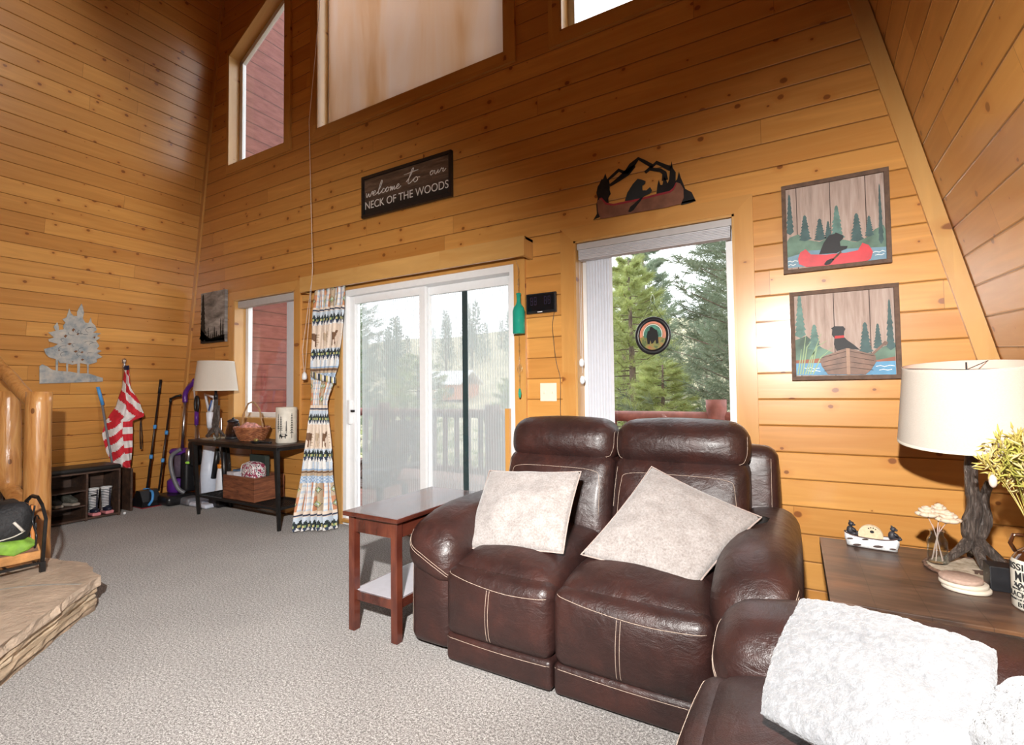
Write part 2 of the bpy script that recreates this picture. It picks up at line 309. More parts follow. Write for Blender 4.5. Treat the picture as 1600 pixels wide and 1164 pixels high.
def screen_mat():
    k = NT('insect_screen_mesh'); out = k.t.nodes['Material Output']; v = k.obj()
    sep = k.n('ShaderNodeSeparateXYZ'); k.l(v, sep.inputs[0])
    s1 = k.math('SINE', k.math('ADD', k.math('MULTIPLY', sep.outputs[0], 260), k.math('MULTIPLY', k.noise(v, 3, 2), 6)))
    f = k.math('ADD', .52, k.math('MULTIPLY', s1, .11))
    tr = k.n('ShaderNodeBsdfTransparent'); df = k.n('ShaderNodeBsdfTranslucent'); df.inputs[0].default_value = (.62,.67,.67,1)
    d2 = k.n('ShaderNodeBsdfDiffuse'); d2.inputs[0].default_value = (.55,.58,.58,1)
    m0 = k.n('ShaderNodeMixShader'); m0.inputs[0].default_value = .4; k.l(df.outputs[0], m0.inputs[1]); k.l(d2.outputs[0], m0.inputs[2])
    mx = k.n('ShaderNodeMixShader'); k.l(f, mx.inputs[0]); k.l(tr.outputs[0], mx.inputs[1]); k.l(m0.outputs[0], mx.inputs[2])
    k.l(mx.outputs[0], out.inputs[0]); return k.m
M_screen = screen_mat()
def carpet_mat():
    k = NT('speckled_carpet', .95, spec=.15); v = k.obj()
    a = k.noise(v, 210, 2, .8); b = k.noise(v, 95, 3, .8); c = k.noise(v, 2.2, 3)
    f = k.math('ADD', k.math('MULTIPLY', a, .55), k.math('MULTIPLY', b, .45))
    col = k.ramp(f, [(.40, (.045,.038,.034)), (.46, (.20,.184,.172)), (.53, (.35,.328,.312)), (.59, (.64,.612,.594))])
    col = k.mix(1, col, k.ramp(c, [(.3, .86), (.7, 1.0)]), 'MULTIPLY')
    k.color(col); k.bump(f, .7, .008); k.b.inputs['Sheen Weight'].default_value = .2
    return k.m
M_carpet = carpet_mat()

# ---------------------------------------------------------------- floor, walls
XL = lambda z: -6.62+.157*z
bm = nb(); box(bm, -8, 3, -7, .15, -.12, 0); tag(obj('floor', bm, M_carpet), kind='structure')
HOLES = {  # x0,x1,z0,z1
 'w1': (-5.385,-4.34,.94,2.255), 'door': (-3.65,-1.80,0,2.165), 'w2': (-1.315,-.283,.85,2.255),
 'w3': (-5.53,-4.515,3.80,5.64), 'w4': (-4.02,-1.858,3.806,5.95), 'w5': (-1.395,-.62,3.796,4.9)}
TW = .15
bm = nb()
xs = sorted({-8.0, 2.2}|{v for h in HOLES.values() for v in h[:2]}); zs = sorted({0.0, 6.4}|{v for h in HOLES.values() for v in h[2:]})
for i in range(len(xs)-1):
    run = None
    for j in range(len(zs)-1):
        cx, cz = (xs[i]+xs[i+1])/2, (zs[j]+zs[j+1])/2
        hole = any(h[0] < cx < h[1] and h[2] < cz < h[3] for h in HOLES.values())
        if not hole:
            if run is None: run = zs[j]
        if hole or j == len(zs)-2:
            end = zs[j] if hole else zs[j+1]
            if run is not None: box(bm, xs[i], xs[i+1], 0, TW, run, end); run = None
# sloping head of the upper left window: fill wedge above the line
sl = (5.471-5.061)/(5.58-4.827)
prism(bm, [(-5.53, TW, 5.09), (-5.53, TW, 5.64), (-4.515, TW, 5.64)], (0, -TW, 0))
o = obj('wall_front', bm, M_wall); tag(o, kind='structure')
setuv(o, lambda c, n: (c.x+ (c.y if abs(n.x) > .5 else 0), (c.z-1.148)/.1498+ (c.y*3 if abs(n.z)>.5 else 0)))
# left sloping wall (planks run along Y)
bm = nb(); z1 = 6.4; t = V((-.12, 0, 0))
pts = [(XL(-.1), 0, -.1), (XL(z1), 0, z1), (XL(z1), -7, z1), (XL(-.1), -7, -.1)]
prism(bm, pts, t); o = obj('wall_left', bm, M_wallL); tag(o, kind='structure')
setuv(o, lambda c, n: (c.y+20, (c.z-1.785)/.1405))
# right sloping wall: corner line along the front wall, planks follow K['RW']
RW = V(K['RW'])
def rcorner(z): return V((1.17-.2326*z, 0, z))
def rwall(z, y): return rcorner(z)+RW*y      # y<0 towards the room
bm = nb(); t = V((.12, .0, .03))
prism(bm, [rwall(-.3, 0), rwall(6.9, 0), rwall(6.9, -7), rwall(-.3, -7)], t)
o = obj('wall_right', bm, M_wall); tag(o, kind='structure')
def ruv(c, n):
    y = c.y; z = (c.z-RW.z*y); return (y*1.02+40, (z-1.399)/.149)
setuv(o, ruv)
tag(setuv(obj('wall_rear', bx(-8, 3, -7.1, -7, -.5, 6.6), M_wall), lambda c, n: (c.x, c.z/.15)), kind='structure')
tag(setuv(obj('ceiling', bx(-8, 3, -7, .15, 6.4, 6.5), M_wall), lambda c, n: (c.x, c.y/.15)), kind='structure')
# corner trims
bm = nb(); a = V((XL(0), 0, 0)); b = V((XL(6.4), 0, 6.4)); w = .055
prism(bm, [a, a+V((w,0,0)), b+V((w,0,0)), b], (0, -.02, 0))
tag(uvbox(obj('trim_1', bm, M_trim)), kind='structure')
bm = nb(); a = rcorner(-.02); b = rcorner(6.3); w = .085
prism(bm, [a-V((w,0,0)), a-V((.006,0,0)), b-V((.006,0,0)), b-V((w,0,0))], (0, -.022, 0))
tag(uvbox(obj('trim_2', bm, M_trim2)), kind='structure')

# ---------------------------------------------------------------- windows
def casing(parent, x0, x1, z0, z1, w, mat=M_trim, th=.022, sides='LRTB', mitre=True):
    q = {'L': [(x0-w, z0-w), (x0, z0), (x0, z1), (x0-w, z1+w)], 'R': [(x1+w, z0-w), (x1+w, z1+w), (x1, z1), (x1, z0)],
         'T': [(x0-w, z1+w), (x0, z1), (x1, z1), (x1+w, z1+w)], 'B': [(x0-w, z0-w), (x1+w, z0-w), (x1, z0), (x0, z0)]}
    for i, s in enumerate(sides):
        o = obj('casing', wallcut(q[s], 0.0, th), mat, parent); uvbox(o, off=i+x0)
def jamb(parent, x0, x1, z0, z1, d=TW, mat=M_trim2, th=.014, sides='LRTB'):
    bm = nb()
    if 'L' in sides: box(bm, x0, x0+th, -.018, d, z0, z1)
    if 'R' in sides: box(bm, x1-th, x1, -.018, d, z0, z1)
    if 'T' in sides: box(bm, x0, x1, -.018, d, z1-th, z1)
    if 'B' in sides: box(bm, x0, x1, -.018, d, z0, z0+th)
    o = obj('jamb', bm, mat, parent); uvbox(o, along=2); return o
def vframe(parent, x0, x1, z0, z1, y=.12, w=.05, d=.05, name='frame'):
    bm = nb()
    box(bm, x0, x0+w, y, y+d, z0, z1, bev=.004); box(bm, x1-w, x1, y, y+d, z0, z1, bev=.004)
    box(bm, x0+w, x1-w, y, y+d, z0, z0+w, bev=.004); box(bm, x0+w, x1-w, y, y+d, z1-w, z1, bev=.004)
    return obj(name, bm, M_white, parent)
def pane(parent, x0, x1, z0, z1, y, mat=None):
    return obj('pane', bx(x0, x1, y, y+.005, z0, z1), mat or M_glass, parent)
def window(n, key, cw=.085, **k):
    x0, x1, z0, z1 = HOLES[key]; w = thing('window_%d' % n, None, None, (x0, 0, z0), kind='structure')
    casing(w, x0, x1, z0, z1, cw); jamb(w, x0, x1, z0, z1)
    vframe(w, x0+.014, x1-.014, z0+.014, z1-.014, .11, **k); pane(w, x0+.05, x1-.05, z0+.05, z1-.05, .13)
    return w
window(1, 'w1', .088); window(2, 'w2', .10)
# window 3: sloped head
w = thing('window_3', None, None, (-5.53, 0, 3.8), kind='structure')
x0, x1, z0 = -5.53, -4.515, 3.80; zl, zr = 5.09, 5.64
for i, q in enumerate(([(x0-.03, z0-.09), (x0, z0), (x0, zl), (x0-.03, zl+.03)], [(x1+.09, z0-.09), (x1+.09, zr+.1), (x1, zr), (x1, z0)], [(x0-.03, z0-.09), (x1+.09, z0-.09), (x1, z0), (x0, z0)], [(x0-.03, zl+.03), (x0, zl), (x1, zr), (x1, zr+.04)])):
    uvbox(obj('casing', wallcut(q, 0, .02), M_trim, w), off=i)
bm = nb(); th = .012
box(bm, x0, x0+th, -.018, TW, z0, zl); box(bm, x1-th, x1, -.018, TW, z0, zr); box(bm, x0, x1, -.018, TW, z0, z0+th)
prism(bm, [(x0, TW, zl-th), (x0, TW, zl), (x1, TW, zr), (x1, TW, zr-th)], (0, -TW-.018, 0))
uvbox(obj('jamb', bm, M_trim2, w), along=2)
bm = nb(); f = .055
box(bm, x0+th, x0+th+f, .11, .15, z0+th, zl-th); box(bm, x1-th-f, x1-th, .11, .15, z0+th, zr-th); box(bm, x0, x1, .11, .15, z0+th, z0+th+f)
prism(bm, [(x0+th, .15, zl-th-f*1.1), (x0+th, .15, zl-th), (x1-th, .15, zr-th), (x1-th, .15, zr-th-f*1.1)], (0, -.04, 0))
obj('frame', bm, M_white, w)
obj('pane', prism(nb(), [(x0+.03, .135, z0+.03), (x1-.03, .135, z0+.03), (x1-.03, .135, zr-.05), (x0+.03, .135, zl-.05)], (0, -.005, 0)), M_glass, w)
window(4, 'w4', .09); window(5, 'w5', .09)

# ---------------------------------------------------------------- sliding door
d = thing('door_1', None, None, (-2.73, 0, 0), kind='structure')
x0, x1, z0, z1 = HOLES['door']
uvbox(obj('casing', wallcut([(x0-.10, 0), (x0, 0), (x0, z1), (x0-.10, z1+.1)], 0, .022), M_trim2, d))
uvbox(obj('casing', wallcut([(x1+.095, 0), (x1+.095, z1+.1), (x1, z1), (x1, 0)], 0, .022), M_trim, d))
uvbox(obj('casing', wallcut([(x0-.10, z1+.1), (x0, z1), (x1, z1), (x1+.095, z1+.1)], 0, .022), M_trim, d))
bm = nb(); w_ = .045
box(bm, x0, x0+w_, -.01, .16, 0, z1, bev=.003); box(bm, x1-w_, x1, -.01, .16, 0, z1, bev=.003)
box(bm, x0+w_, x1-w_, -.01, .16, z1-.055, z1, bev=.003); box(bm, x0+w_, x1-w_, -.01, .16, 0, .035, bev=.003)
obj('frame', bm, M_white, d)
def dpanel(a, b, y, name):
    bm = nb(); s = .065
    box(bm, a, a+s, y, y+.035, .036, z1-.056, bev=.004); box(bm, b-s, b, y, y+.035, .036, z1-.056, bev=.004)
    box(bm, a+s, b-s, y, y+.035, .036, .13, bev=.004); box(bm, a+s, b-s, y, y+.035, z1-.125, z1-.056, bev=.004)
    p = obj(name, bm, M_white, d)
    q = obj('pane', bx(a+s*.9, b-s*.9, y+.014, y+.020, .12, z1-.12), M_glass, p)
    return p
xm = -2.73
p1_ = dpanel(x0+w_, xm+.035, .03, 'sliding_panel'); p2_ = dpanel(xm-.03, x1-w_, .085, 'fixed_panel')
bm = nb(); box(bm, x0+w_+.012, x0+w_+.045, -.012, .03, .92, 1.14, bev=.006); obj('handle', bm, M_white, p1_)
bm = nb(); box(bm, x0+w_+.045, x0+w_+.07, .0, .028, 1.03, 1.05); obj('latch', bm, M_black, p1_)
obj('insect_screen', bx(x0+w_+.06, x1-w_-.01, .128, .1295, .05, z1-.06), M_screen, d)
bm = nb(); box(bm, -2.375, -2.325, .118, .126, .06, z1-.06); tag(obj('screen_seam', bm, plain('dark_tape', (.02,.045,.05), .6), d), 'dark vertical seam of the insect screen')
bm = nb(); box(bm, x0+.02, x0+.26, -.045, -.012, .03, .06, bev=.004); uvbox(obj('track_stick', bm, M_trim, d))
# stick leaning in the right jamb
bm = nb(); box(bm, -1.875, -1.838, -.045, -.015, 0, 1.08, bev=.003)
o = tag(uvbox(obj('security_stick', bm, M_trim)), 'plain wooden stick standing upright in the right end of the sliding door track', 'stick')
# ---------------------------------------------------------------- valance box over the door
v = thing('valance_box', 'long pale pine valance box mounted over the sliding glass door', 'valance', (-2.9, 0, 2.2))
bm = nb(); box(bm, -4.10, -1.645, -.14, -.118, 2.178, 2.322, bev=.002); uvbox(obj('front_board', bm, M_trim2, v))
bm = nb(); box(bm, -1.667, -1.645, -.118, -.001, 2.178, 2.322); uvbox(obj('end_board', bm, M_trim2, v), along=2)
bm = nb(); box(bm, -4.10, -4.078, -.118, -.001, 2.178, 2.322); uvbox(obj('end_board', bm, M_trim2, v), along=2)
bm = nb(); box(bm, -4.10, -1.645, -.118, -.001, 2.302, 2.322); uvbox(obj('top_board', bm, M_trim2, v))
bm = nb(); tube(bm, [(-4.07, -.07, 2.235), (-1.67, -.07, 2.235)], .009, 10); obj('curtain_rod', bm, M_steel, v, True)
bm = nb(); box(bm, -4.12, -3.95, -.10, -.03, 2.10, 2.15, bev=.012); uvbox(tag(obj('wooden_peg', bm, M_trim2, v), 'short wooden peg under the left end'))
# ---------------------------------------------------------------- blinds and shades
M_blind = plain('white_blind_fabric', (.60,.61,.65), .6, var=.03)
M_grey = plain('grey_headrail', (.50,.49,.49), .5, var=.04)
s = thing('cellular_shade', 'rolled up grey cellular shade at the top of the left window beside the corner', 'window shade', (-4.86, .04, 2.24))
obj('headrail', bx(-5.365, -4.36, .015, .075, 2.165, 2.238, bev=.004), M_grey, s)
obj('side_stack', bx(-4.60, -4.49, .080, .105, .96, 2.165, bev=.003), M_blind, s)
s = thing('cellular_shade', 'raised white cellular shade heading the large window behind the loveseat', 'window shade', (-.8, .04, 2.25))
obj('headrail', bx(-1.298, -.30, .0, .07, 2.195, 2.238, bev=.004), M_grey, s)
bm = nb()
for k in range(7): box(bm, -1.29, -.308, .005, .065, 2.125+k*.010, 2.1335+k*.010, bev=.002)
obj('folded_cells', bm, M_blind, s)
bm = nb()
for dx in (0, .012): tube(bm, [(-1.285+dx, .008, 2.12), (-1.283+dx, .006, 1.45-(dx*10))], .0012, 5)
obj('pull_cord', bm, M_white, s)
for dx, z in ((0, 1.40), (.004, 1.28)):
    bm = nb(); lathe(bm, [(0, .03), (.010, .028), (.017, .012), (.017, -.012), (.010, -.024), (0, -.026)], (-1.275+dx, -.005, z), 14); obj('cord_knob', bm, M_white, s, True)
# vertical pleated stack at left of the picture window
s = thing('vertical_blind', 'stack of white vertical pleats at the left side of the large window', 'blind', (-1.15, .09, .9))
for k in range(9):
    x = -1.262+k*.021
    bm = nb(); prism(bm, [(x, .080, .88), (x+.014, .103, .88), (x+.014, .103, 2.14), (x, .080, 2.14)], (.002, -.003, 0)); obj('slat', bm, M_blind, s)
# upper centre roller shade
def tan_shade():
    k = NT('tan_shade_fabric', .8); v = k.obj()
    f = k.noise(k.scale(v, (2.2, 1, .35)), 1.3, 4, .6, .6)
    c = k.ramp(f, [(.3, (.70,.48,.30)), (.5, (.78,.61,.49)), (.7, (.80,.68,.62))])
    k.color(c); out = k.t.nodes['Material Output']
    tl = k.n('ShaderNodeBsdfTranslucent'); k.l(c, tl.inputs[0])
    mx = k.n('ShaderNodeMixShader'); mx.inputs[0].default_value = .72
    k.l(k.b.outputs[0], mx.inputs[1]); k.l(tl.outputs[0], mx.inputs[2]); k.l(mx.outputs[0], out.inputs[0])
    k.bump(f, .2, .02); return k.m
s = thing('roller_shade', 'tan fabric shade covering the tall upper centre window', 'window shade', (-2.9, .05, 3.82))
bm = nb()
n = 60
for i in range(n):
    xa, xb = -3.93+2.06*i/n, -3.93+2.06*(i+1)/n
    ya, yb = [.055+.006*math.sin(x*9)+.004*math.sin(x*23) for x in (xa, xb)]
    vs = [bm.verts.new(p) for p in ((xa, ya, 3.825), (xb, yb, 3.825), (xb, yb, 5.93), (xa, ya, 5.93))]; bm.faces.new(vs)
bmesh.ops.remove_doubles(bm, verts=bm.verts, dist=1e-5)
o = obj('fabric', bm, tan_shade(), s, True); m = o.modifiers.new('t', 'SOLIDIFY'); m.thickness = .002
bm = nb(); tube(bm, [(-4.0, .05, 5.90), (-1.875, .05, 5.90)], .03, 14); obj('roller', bm, M_white, s, True)
# long pull cord of the upper shade
s = thing('pull_cord', 'long thin cord hanging from the upper shade past the curtain with a white pull', 'cord')
bm = nb(); tube(bm, [(-3.99, -.006, 5.5), (-3.985, -.01, 5.05), (-3.95, -.155, 3.8), (-3.895, -.155, 2.4), (-3.90, -.155, 2.30)], .0028, 6)
tube(bm, [(-3.90, -.155, 2.30), (-4.0, -.155, 1.40)], .0022, 6); tube(bm, [(-3.90, -.155, 2.30), (-4.035, -.155, 1.62), (-4.01, -.155, 1.40)], .0022, 6)
obj('cord', bm, plain('pale_cord', (.7,.62,.56), .7), s, True)
bm = nb(); lathe(bm, [(0, .05), (.008, .05), (.020, .03), (.024, 0), (.020, -.02), (0, -.026)], (-4.005, -.155, 1.36), 14); obj('pull', bm, M_white, s, True)

# ---------------------------------------------------------------- patterned curtain
cols = {'cream':(.78,.66,.55),'white':(.80,.79,.77),'navy':(.03,.045,.09),'black':(.02,.03,.035),'green':(.25,.38,.16),'gold':(.60,.52,.22),'rust':(.55,.24,.12),'brown':(.17,.09,.05),'tan':(.52,.40,.28),'blue':(.28,.42,.62),'pale':(.58,.66,.75)}
CN = list(cols); CM = [plain('curtain_'+c, cols[c], .85, var=.06, scale=60) for c in CN]
for m in CM: m.node_tree.nodes['Principled BSDF'].inputs['Sheen Weight'].default_value = .1
def inpoly(x, y, P):
    c = False; j = len(P)-1
    for i in range(len(P)):
        (xi, yi), (xj, yj) = P[i], P[j]
        if (yi > y) != (yj > y) and x < (xj-xi)*(y-yi)/(yj-yi)+xi: c = not c
        j = i
    return c
ELK = [(.02,.62),(.10,.66),(.16,.60),(.22,.72),(.35,.78),(.60,.78),(.78,.74),(.84,.86),(.92,.90),(.99,.84),(.93,.80),(.88,.62),(.82,.50),(.82,.28),(.84,.02),(.79,.02),(.77,.26),(.72,.40),(.68,.24),(.68,.02),(.63,.02),(.62,.30),(.50,.42),(.38,.40),(.30,.30),(.28,.16),(.32,.02),(.27,.02),(.22,.18),(.22,.34),(.17,.26),(.14,.02),(.10,.02),(.11,.30),(.14,.48),(.08,.56)]
def band(u, t):
    """curtain pattern, u across in metres of cloth, t height along cloth in metres"""
    per = .92; r = (t+.325) % per
    def zig(lo, hi):
        s = (u*26) % 1; w = (hi-lo)
        q = (r-lo)/w
        if abs(q-.5) < .10: return 'gold' if (u*26) % 1 < .35 else ('green' if (u*26)%1 < .6 else 'black')
        tri = abs(s-.5)*2
        if q < .42: return 'navy' if q > .42*tri else 'white'
        return 'black' if (1-q) > .42*tri*.8 else 'pale'
    if r < .11: return zig(0, .11)
    if r < .33:                                   # elk band
        e = (u/.17) % 1; k = int(u/.17)
        y = (r-.125)/.165
        if k % 2 == 0 and inpoly(e, y, ELK): return 'brown' if k % 4 == 0 else 'tan'
        if k % 2 == 1 and abs(e-.5) < .10+.03*math.sin(y*30) and .1 < y < .75: return 'tan' if int(y*14) % 2 else 'cream'
        return 'cream'
    if r < .43: return zig(.33, .43)
    if r < .50: return 'pale' if r < .455 else ('navy' if abs(r-.47) < .006 else 'cream')
    if r < .74:                                   # plaid with diamonds
        a = (u % .14)/.14; q = (r-.50)/.24; dd = abs(a-.5)*1.2+abs(((q*2) % 1)-.5)
        if .26 < a < .74:
            if dd < .10: return 'pale'
            if dd < .17: return 'green'
            if dd < .22: return 'gold'
            if dd < .27: return 'navy'
            return 'tan' if (int(q*2)+int(u/.14)) % 3 else 'rust'
        if abs(a-.05) < .02: return 'blue'
        if abs(a-.95) < .015: return 'rust'
        return 'pale' if int(r*60) % 3 == 0 else 'white'
    if r < .80: return 'pale' if (int(r*80)+int(u*60)) % 2 else 'blue'
    if r < .86: return 'brown' if abs(r-.83) < .008 else ('blue' if r > .845 else 'tan')
    return 'white' if (int(u*40)) % 3 else 'pale'
def lerp(a, b, t): return a+(b-a)*t
def interp(tbl, z):
    for (za, *a), (zb, *b) in zip(tbl, tbl[1:]):
        if za >= z >= zb:
            t = (za-z)/(za-zb); t = t*t*(3-2*t)*.5+t*.5; return [lerp(p, q, t) for p, q in zip(a, b)]
    return list(tbl[-1][1:])
CT = [  # z, left x, right x, left y, right y, fold depth
 (2.235, -3.935, -3.52, -.085, -.085, .030), (1.75, -3.955, -3.56, -.10, -.10, .040), (1.48, -3.945, -3.595, -.11, -.11, .040), (1.36, -3.925, -3.625, -.13, -.13, .030), (1.12, -3.90, -3.70, -.16, -.14, .022), (.93, -3.872, -3.68, -.20, -.14, .028), (.52, -3.85, -3.60, -.28, -.17, .045), (.02, -3.81, -3.53, -.40, -.18, .065)]
c = thing('curtain', 'tied lodge curtain with elk, diamond and plaid bands left of the sliding door', 'curtain', (-3.8, -.15, 0))
bm = nb(); NU, NZ = 150, 330; W = .98
grid = []
for j in range(NZ+1):
    z = 2.235-(2.235-.015)*j/NZ; xl, xr, yl_, yr_, fd = interp(CT, z); row = []
    for i in range(NU+1):
        u = i/NU; ph = u*2*PI*5.5+math.sin(z*1.3)*.5
        x = lerp(xl, xr, u)+.012*math.sin(ph*2)*(xr-xl)/.5
        yy = lerp(yl_, yr_, u)+fd*math.cos(ph)*(.75+.25*math.sin(u*9+1))+.006*math.sin(z*11+u*20)
        row.append(bm.verts.new((x, yy, z)))
    grid.append(row)
for j in range(NZ):
    for i in range(NU):
        f = bm.faces.new((grid[j][i], grid[j+1][i], grid[j+1][i+1], grid[j][i+1])); f.material_index = CN.index(band((i+.5)/NU*W, 2.235-(2.22)*(j+.5)/NZ))
cloth = obj('cloth', bm, CM, c, True)
bm = nb()
for k in range(10): 
    x = -3.92+k*.045; tube(bm, [(x+.014*math.cos(a), -.07, 2.235+.016*math.sin(a)) for a in [2*PI*q/12 for q in range(12)]], .0022, 6, closed=True)
obj('curtain_rings', bm, M_chrome, c, True)
bm = nb(); n = 40
pts = [(-3.775+.158*math.cos(2*PI*q/n), -.13+.056*math.sin(2*PI*q/n), 1.36-.035*math.cos(2*PI*q/n)) for q in range(n)]
for q in range(n):
    a, b = V(pts[q]), V(pts[(q+1) % n]); h = V((0,0,.028))
    f = bm.faces.new([bm.verts.new(p) for p in (a-h, b-h, b+h, a+h)]); f.material_index = (CN.index('navy'), CN.index('gold'), CN.index('white'))[q % 3]
bmesh.ops.remove_doubles(bm, verts=bm.verts, dist=1e-5)
o = obj('tie_back', bm, CM, c, True); m = o.modifiers.new('t', 'SOLIDIFY'); m.thickness = .004

# ---------------------------------------------------------------- wall art
BE = K['BEAR']
a = thing('metal_wall_art', 'black metal cutout of mountains, pines and a bear paddling a canoe over the large window', 'wall art', (-.83, 0, 2.37))
bm = nb()
for k in ('trees_left', 'trees_right', 'strip'): wallcut(BE[k], -.010, .003, bm)
ribbon(bm, BE['ridge'], [.012,.02,.022,.02,.035,.04,.02,.022,.026,.022,.022,.03], -.010, .003)
ribbon(bm, BE['ridge2'], [.018,.03,.045,.02], -.010, .003); ribbon(bm, BE['ridge3'], .02, -.010, .003); ribbon(bm, BE['ridge4'], [.02,.022,.028,.04], -.010, .003)
obj('silhouette', bm, M_iron, a)
obj('bear', wallcut(BE['bear'], -.014, .003), plain('black_bear_paint', (.012,.016,.018), .6), a)
cn = obj('canoe', wallcut(BE['canoe'], -.0155, .003), plain('copper_brown_paint', (.23,.10,.06), .45, metal=.3, var=.25, scale=14), a)
obj('trim', wallcut(BE['trim'], -.019, .002), plain('dark_red_paint', (.28,.02,.03), .5), cn)
obj('paddle', wallcut(BE['paddle'], -.022, .002), M_iron, a)
# metal pine trees on the left wall
MT = K['MT']
def leftcut(bm, pts, off, th):
    nrm = V((1, 0, -.157)).normalized()
    return prism(bm, [V((XL(z), y, z))+nrm*off for y, z in pts], nrm*th)
def galv():
    k = NT('whitewashed_tin', .45, .55); v = k.obj(); f = k.noise(v, 14, 4, .6); g = k.noise(v, 60, 2)
    c = k.ramp(f, [(.35, (.30,.36,.42)), (.5, (.50,.52,.52)), (.68, (.66,.63,.58))]); k.color(c); k.bump(g, .3, .003); return k.m
GV = galv()
a = thing('metal_pine_trees', 'whitewashed tin cutout of pine trees on a hill on the left wall', 'wall art', (-6.4, -1.1, 1.35))
bm = nb(); leftcut(bm, MT['base'], .012, .004); obj('hill', bm, GV, a)
bm = nb(); leftcut(bm, MT['crown'], .014, .005); o = obj('crowns', bm, GV, a)
M_cut = plain('rust_brown_cut', (.20,.09,.04), .7)
for i in range(10): obj('cut_mark', leftcut(nb(), MT['h%d' % i], .0185, .002), M_cut, a)
for i in range(1, 5): obj('trunk', leftcut(nb(), MT['tr%d' % i], .009, .004), GV, a)
# seams drawn on the crowns
rnd = random.Random(3); M_tin = plain('dark_tin_edge', (.14,.17,.2), .5, metal=.4)
nrm = V((1, 0, -.157)).normalized()
for i in range(16):
    y, z = -1.25+rnd.random()*.33, 1.62+rnd.random()*.28; r = .02+rnd.random()*.03; a0 = rnd.random()*3; bm = nb()
    tube(bm, [V((XL(z+r*.6*math.sin(q)), y+r*math.cos(q), z+r*.6*math.sin(q)))+nrm*.0195 for q in [a0+k*.35 for k in range(8)]], .0018, 5)
    obj('bent_seam', bm, M_tin, a, True)
# small forest canvas
cv = thing('forest_canvas', 'small black and white canvas print of a misty forest beside the corner', 'picture', (-5.78, 0, 1.8))
cx0, cx1, cz0, cz1 = -6.02, -5.53, 1.80, 2.39
def canvas_mat():
    k = NT('grey_print', .7); v = k.obj(); sep = k.n('ShaderNodeSeparateXYZ'); k.l(v, sep.inputs[0])
    f = k.noise(k.scale(v, (3, 1, 9)), 1.4, 4, .6, .4); k.color(k.ramp(f, [(.3, (.10,.095,.09)), (.5, (.26,.25,.24)), (.7, (.48,.47,.46))])); return k.m
obj('canvas', bx(cx0, cx1, -.035, -.001, cz0, cz1, bev=.003), canvas_mat(), cv)
M_ink = plain('black_ink', (.012,.012,.012), .8)
def conifer(bm, x, zt, zb, w, y0, th, n=7, seed=0):
    r = random.Random(seed); P = []; Q = []
    for i in range(n):
        t0 = i/n; t1 = (i+.75)/n; za = lerp(zt, zb, t0); zc = lerp(zt, zb, t1)
        P += [(x-w*.18-w*.5*t0, za), (x-w*(.25+.75*t1)*(.85+.3*r.random()), zc-(zt-zb)*.01)]
        Q += [(x+w*.18+w*.5*t0, za), (x+w*(.25+.75*t1)*(.85+.3*r.random()), zc-(zt-zb)*.01)]
    pts = [(x, zt+(zt-zb)*.04)]+Q+[(x+w*.12, zb-(zt-zb)*.05), (x-w*.12, zb-(zt-zb)*.05)]+P[::-1]
    return wallcut(pts, y0, th, bm)
bm = nb(); conifer(bm, cx0+.05, 2.36, 1.85, .07, -.0355, .0008, 9, 4)
for i in range(9): conifer(bm, cx0+.12+i*.042, 1.93+.05*math.sin(i*1.9)+(.10 if i in (7,8) else 0), 1.82, .026, -.0355, .0008, 6, i)
wallcut([(cx0, 1.80), (cx1, 1.80), (cx1, 1.88), (cx1-.12, 1.87), (cx0+.2, 1.85), (cx0+.1, 1.9), (cx0, 1.98)], -.0355, .0008, bm)
obj('forest', bm, M_ink, cv)
# canoe painting and rowboat painting
def plank_board():
    k = NT('weathered_planks', .65); v = k.obj(); f = k.noise(k.scale(v, (26, 1, 2.2)), 1.6, 5, .65, .4); g = k.noise(v, 4, 2)
    c = k.ramp(f, [(.28, (.20,.13,.10)), (.5, (.38,.27,.22)), (.72, (.52,.41,.36))]); c = k.mix(k.math('MULTIPLY', g, .5), c, (.45,.38,.33))
    sep = k.n('ShaderNodeSeparateXYZ'); k.l(v, sep.inputs[0]); e = k.math('ABSOLUTE', k.math('SUBTRACT', k.math('FRACT', k.math('ADD', k.math('MULTIPLY', sep.outputs[0], 6.3), .25)), .5))
    c = k.mix(k.math('LESS_THAN', e, .012), c, (.04,.02,.015)); k.color(c); k.bump(f, .25, .003); return k.m
M_board = plank_board()
M_oldwood = plain('dark_barnwood_frame', (.115,.065,.04), .7, var=.35, scale=30, bump=.4)
M_ptree = plain('painted_dark_pines', (.045,.095,.095), .6, var=.25); M_ptree2 = plain('painted_pale_pines', (.10,.20,.17), .6, var=.3)
M_phill = plain('painted_green_shore', (.11,.19,.14), .6, var=.5, scale=9, bump=0); M_pw = plain('painted_lake', (.14,.26,.34), .5, var=.2, scale=12)
M_pw2 = plain('painted_blue_lake', (.07,.25,.42), .5, var=.25, scale=12)
M_foam = plain('white_paint_strokes', (.75,.78,.76), .6)
P_ = K['PT']
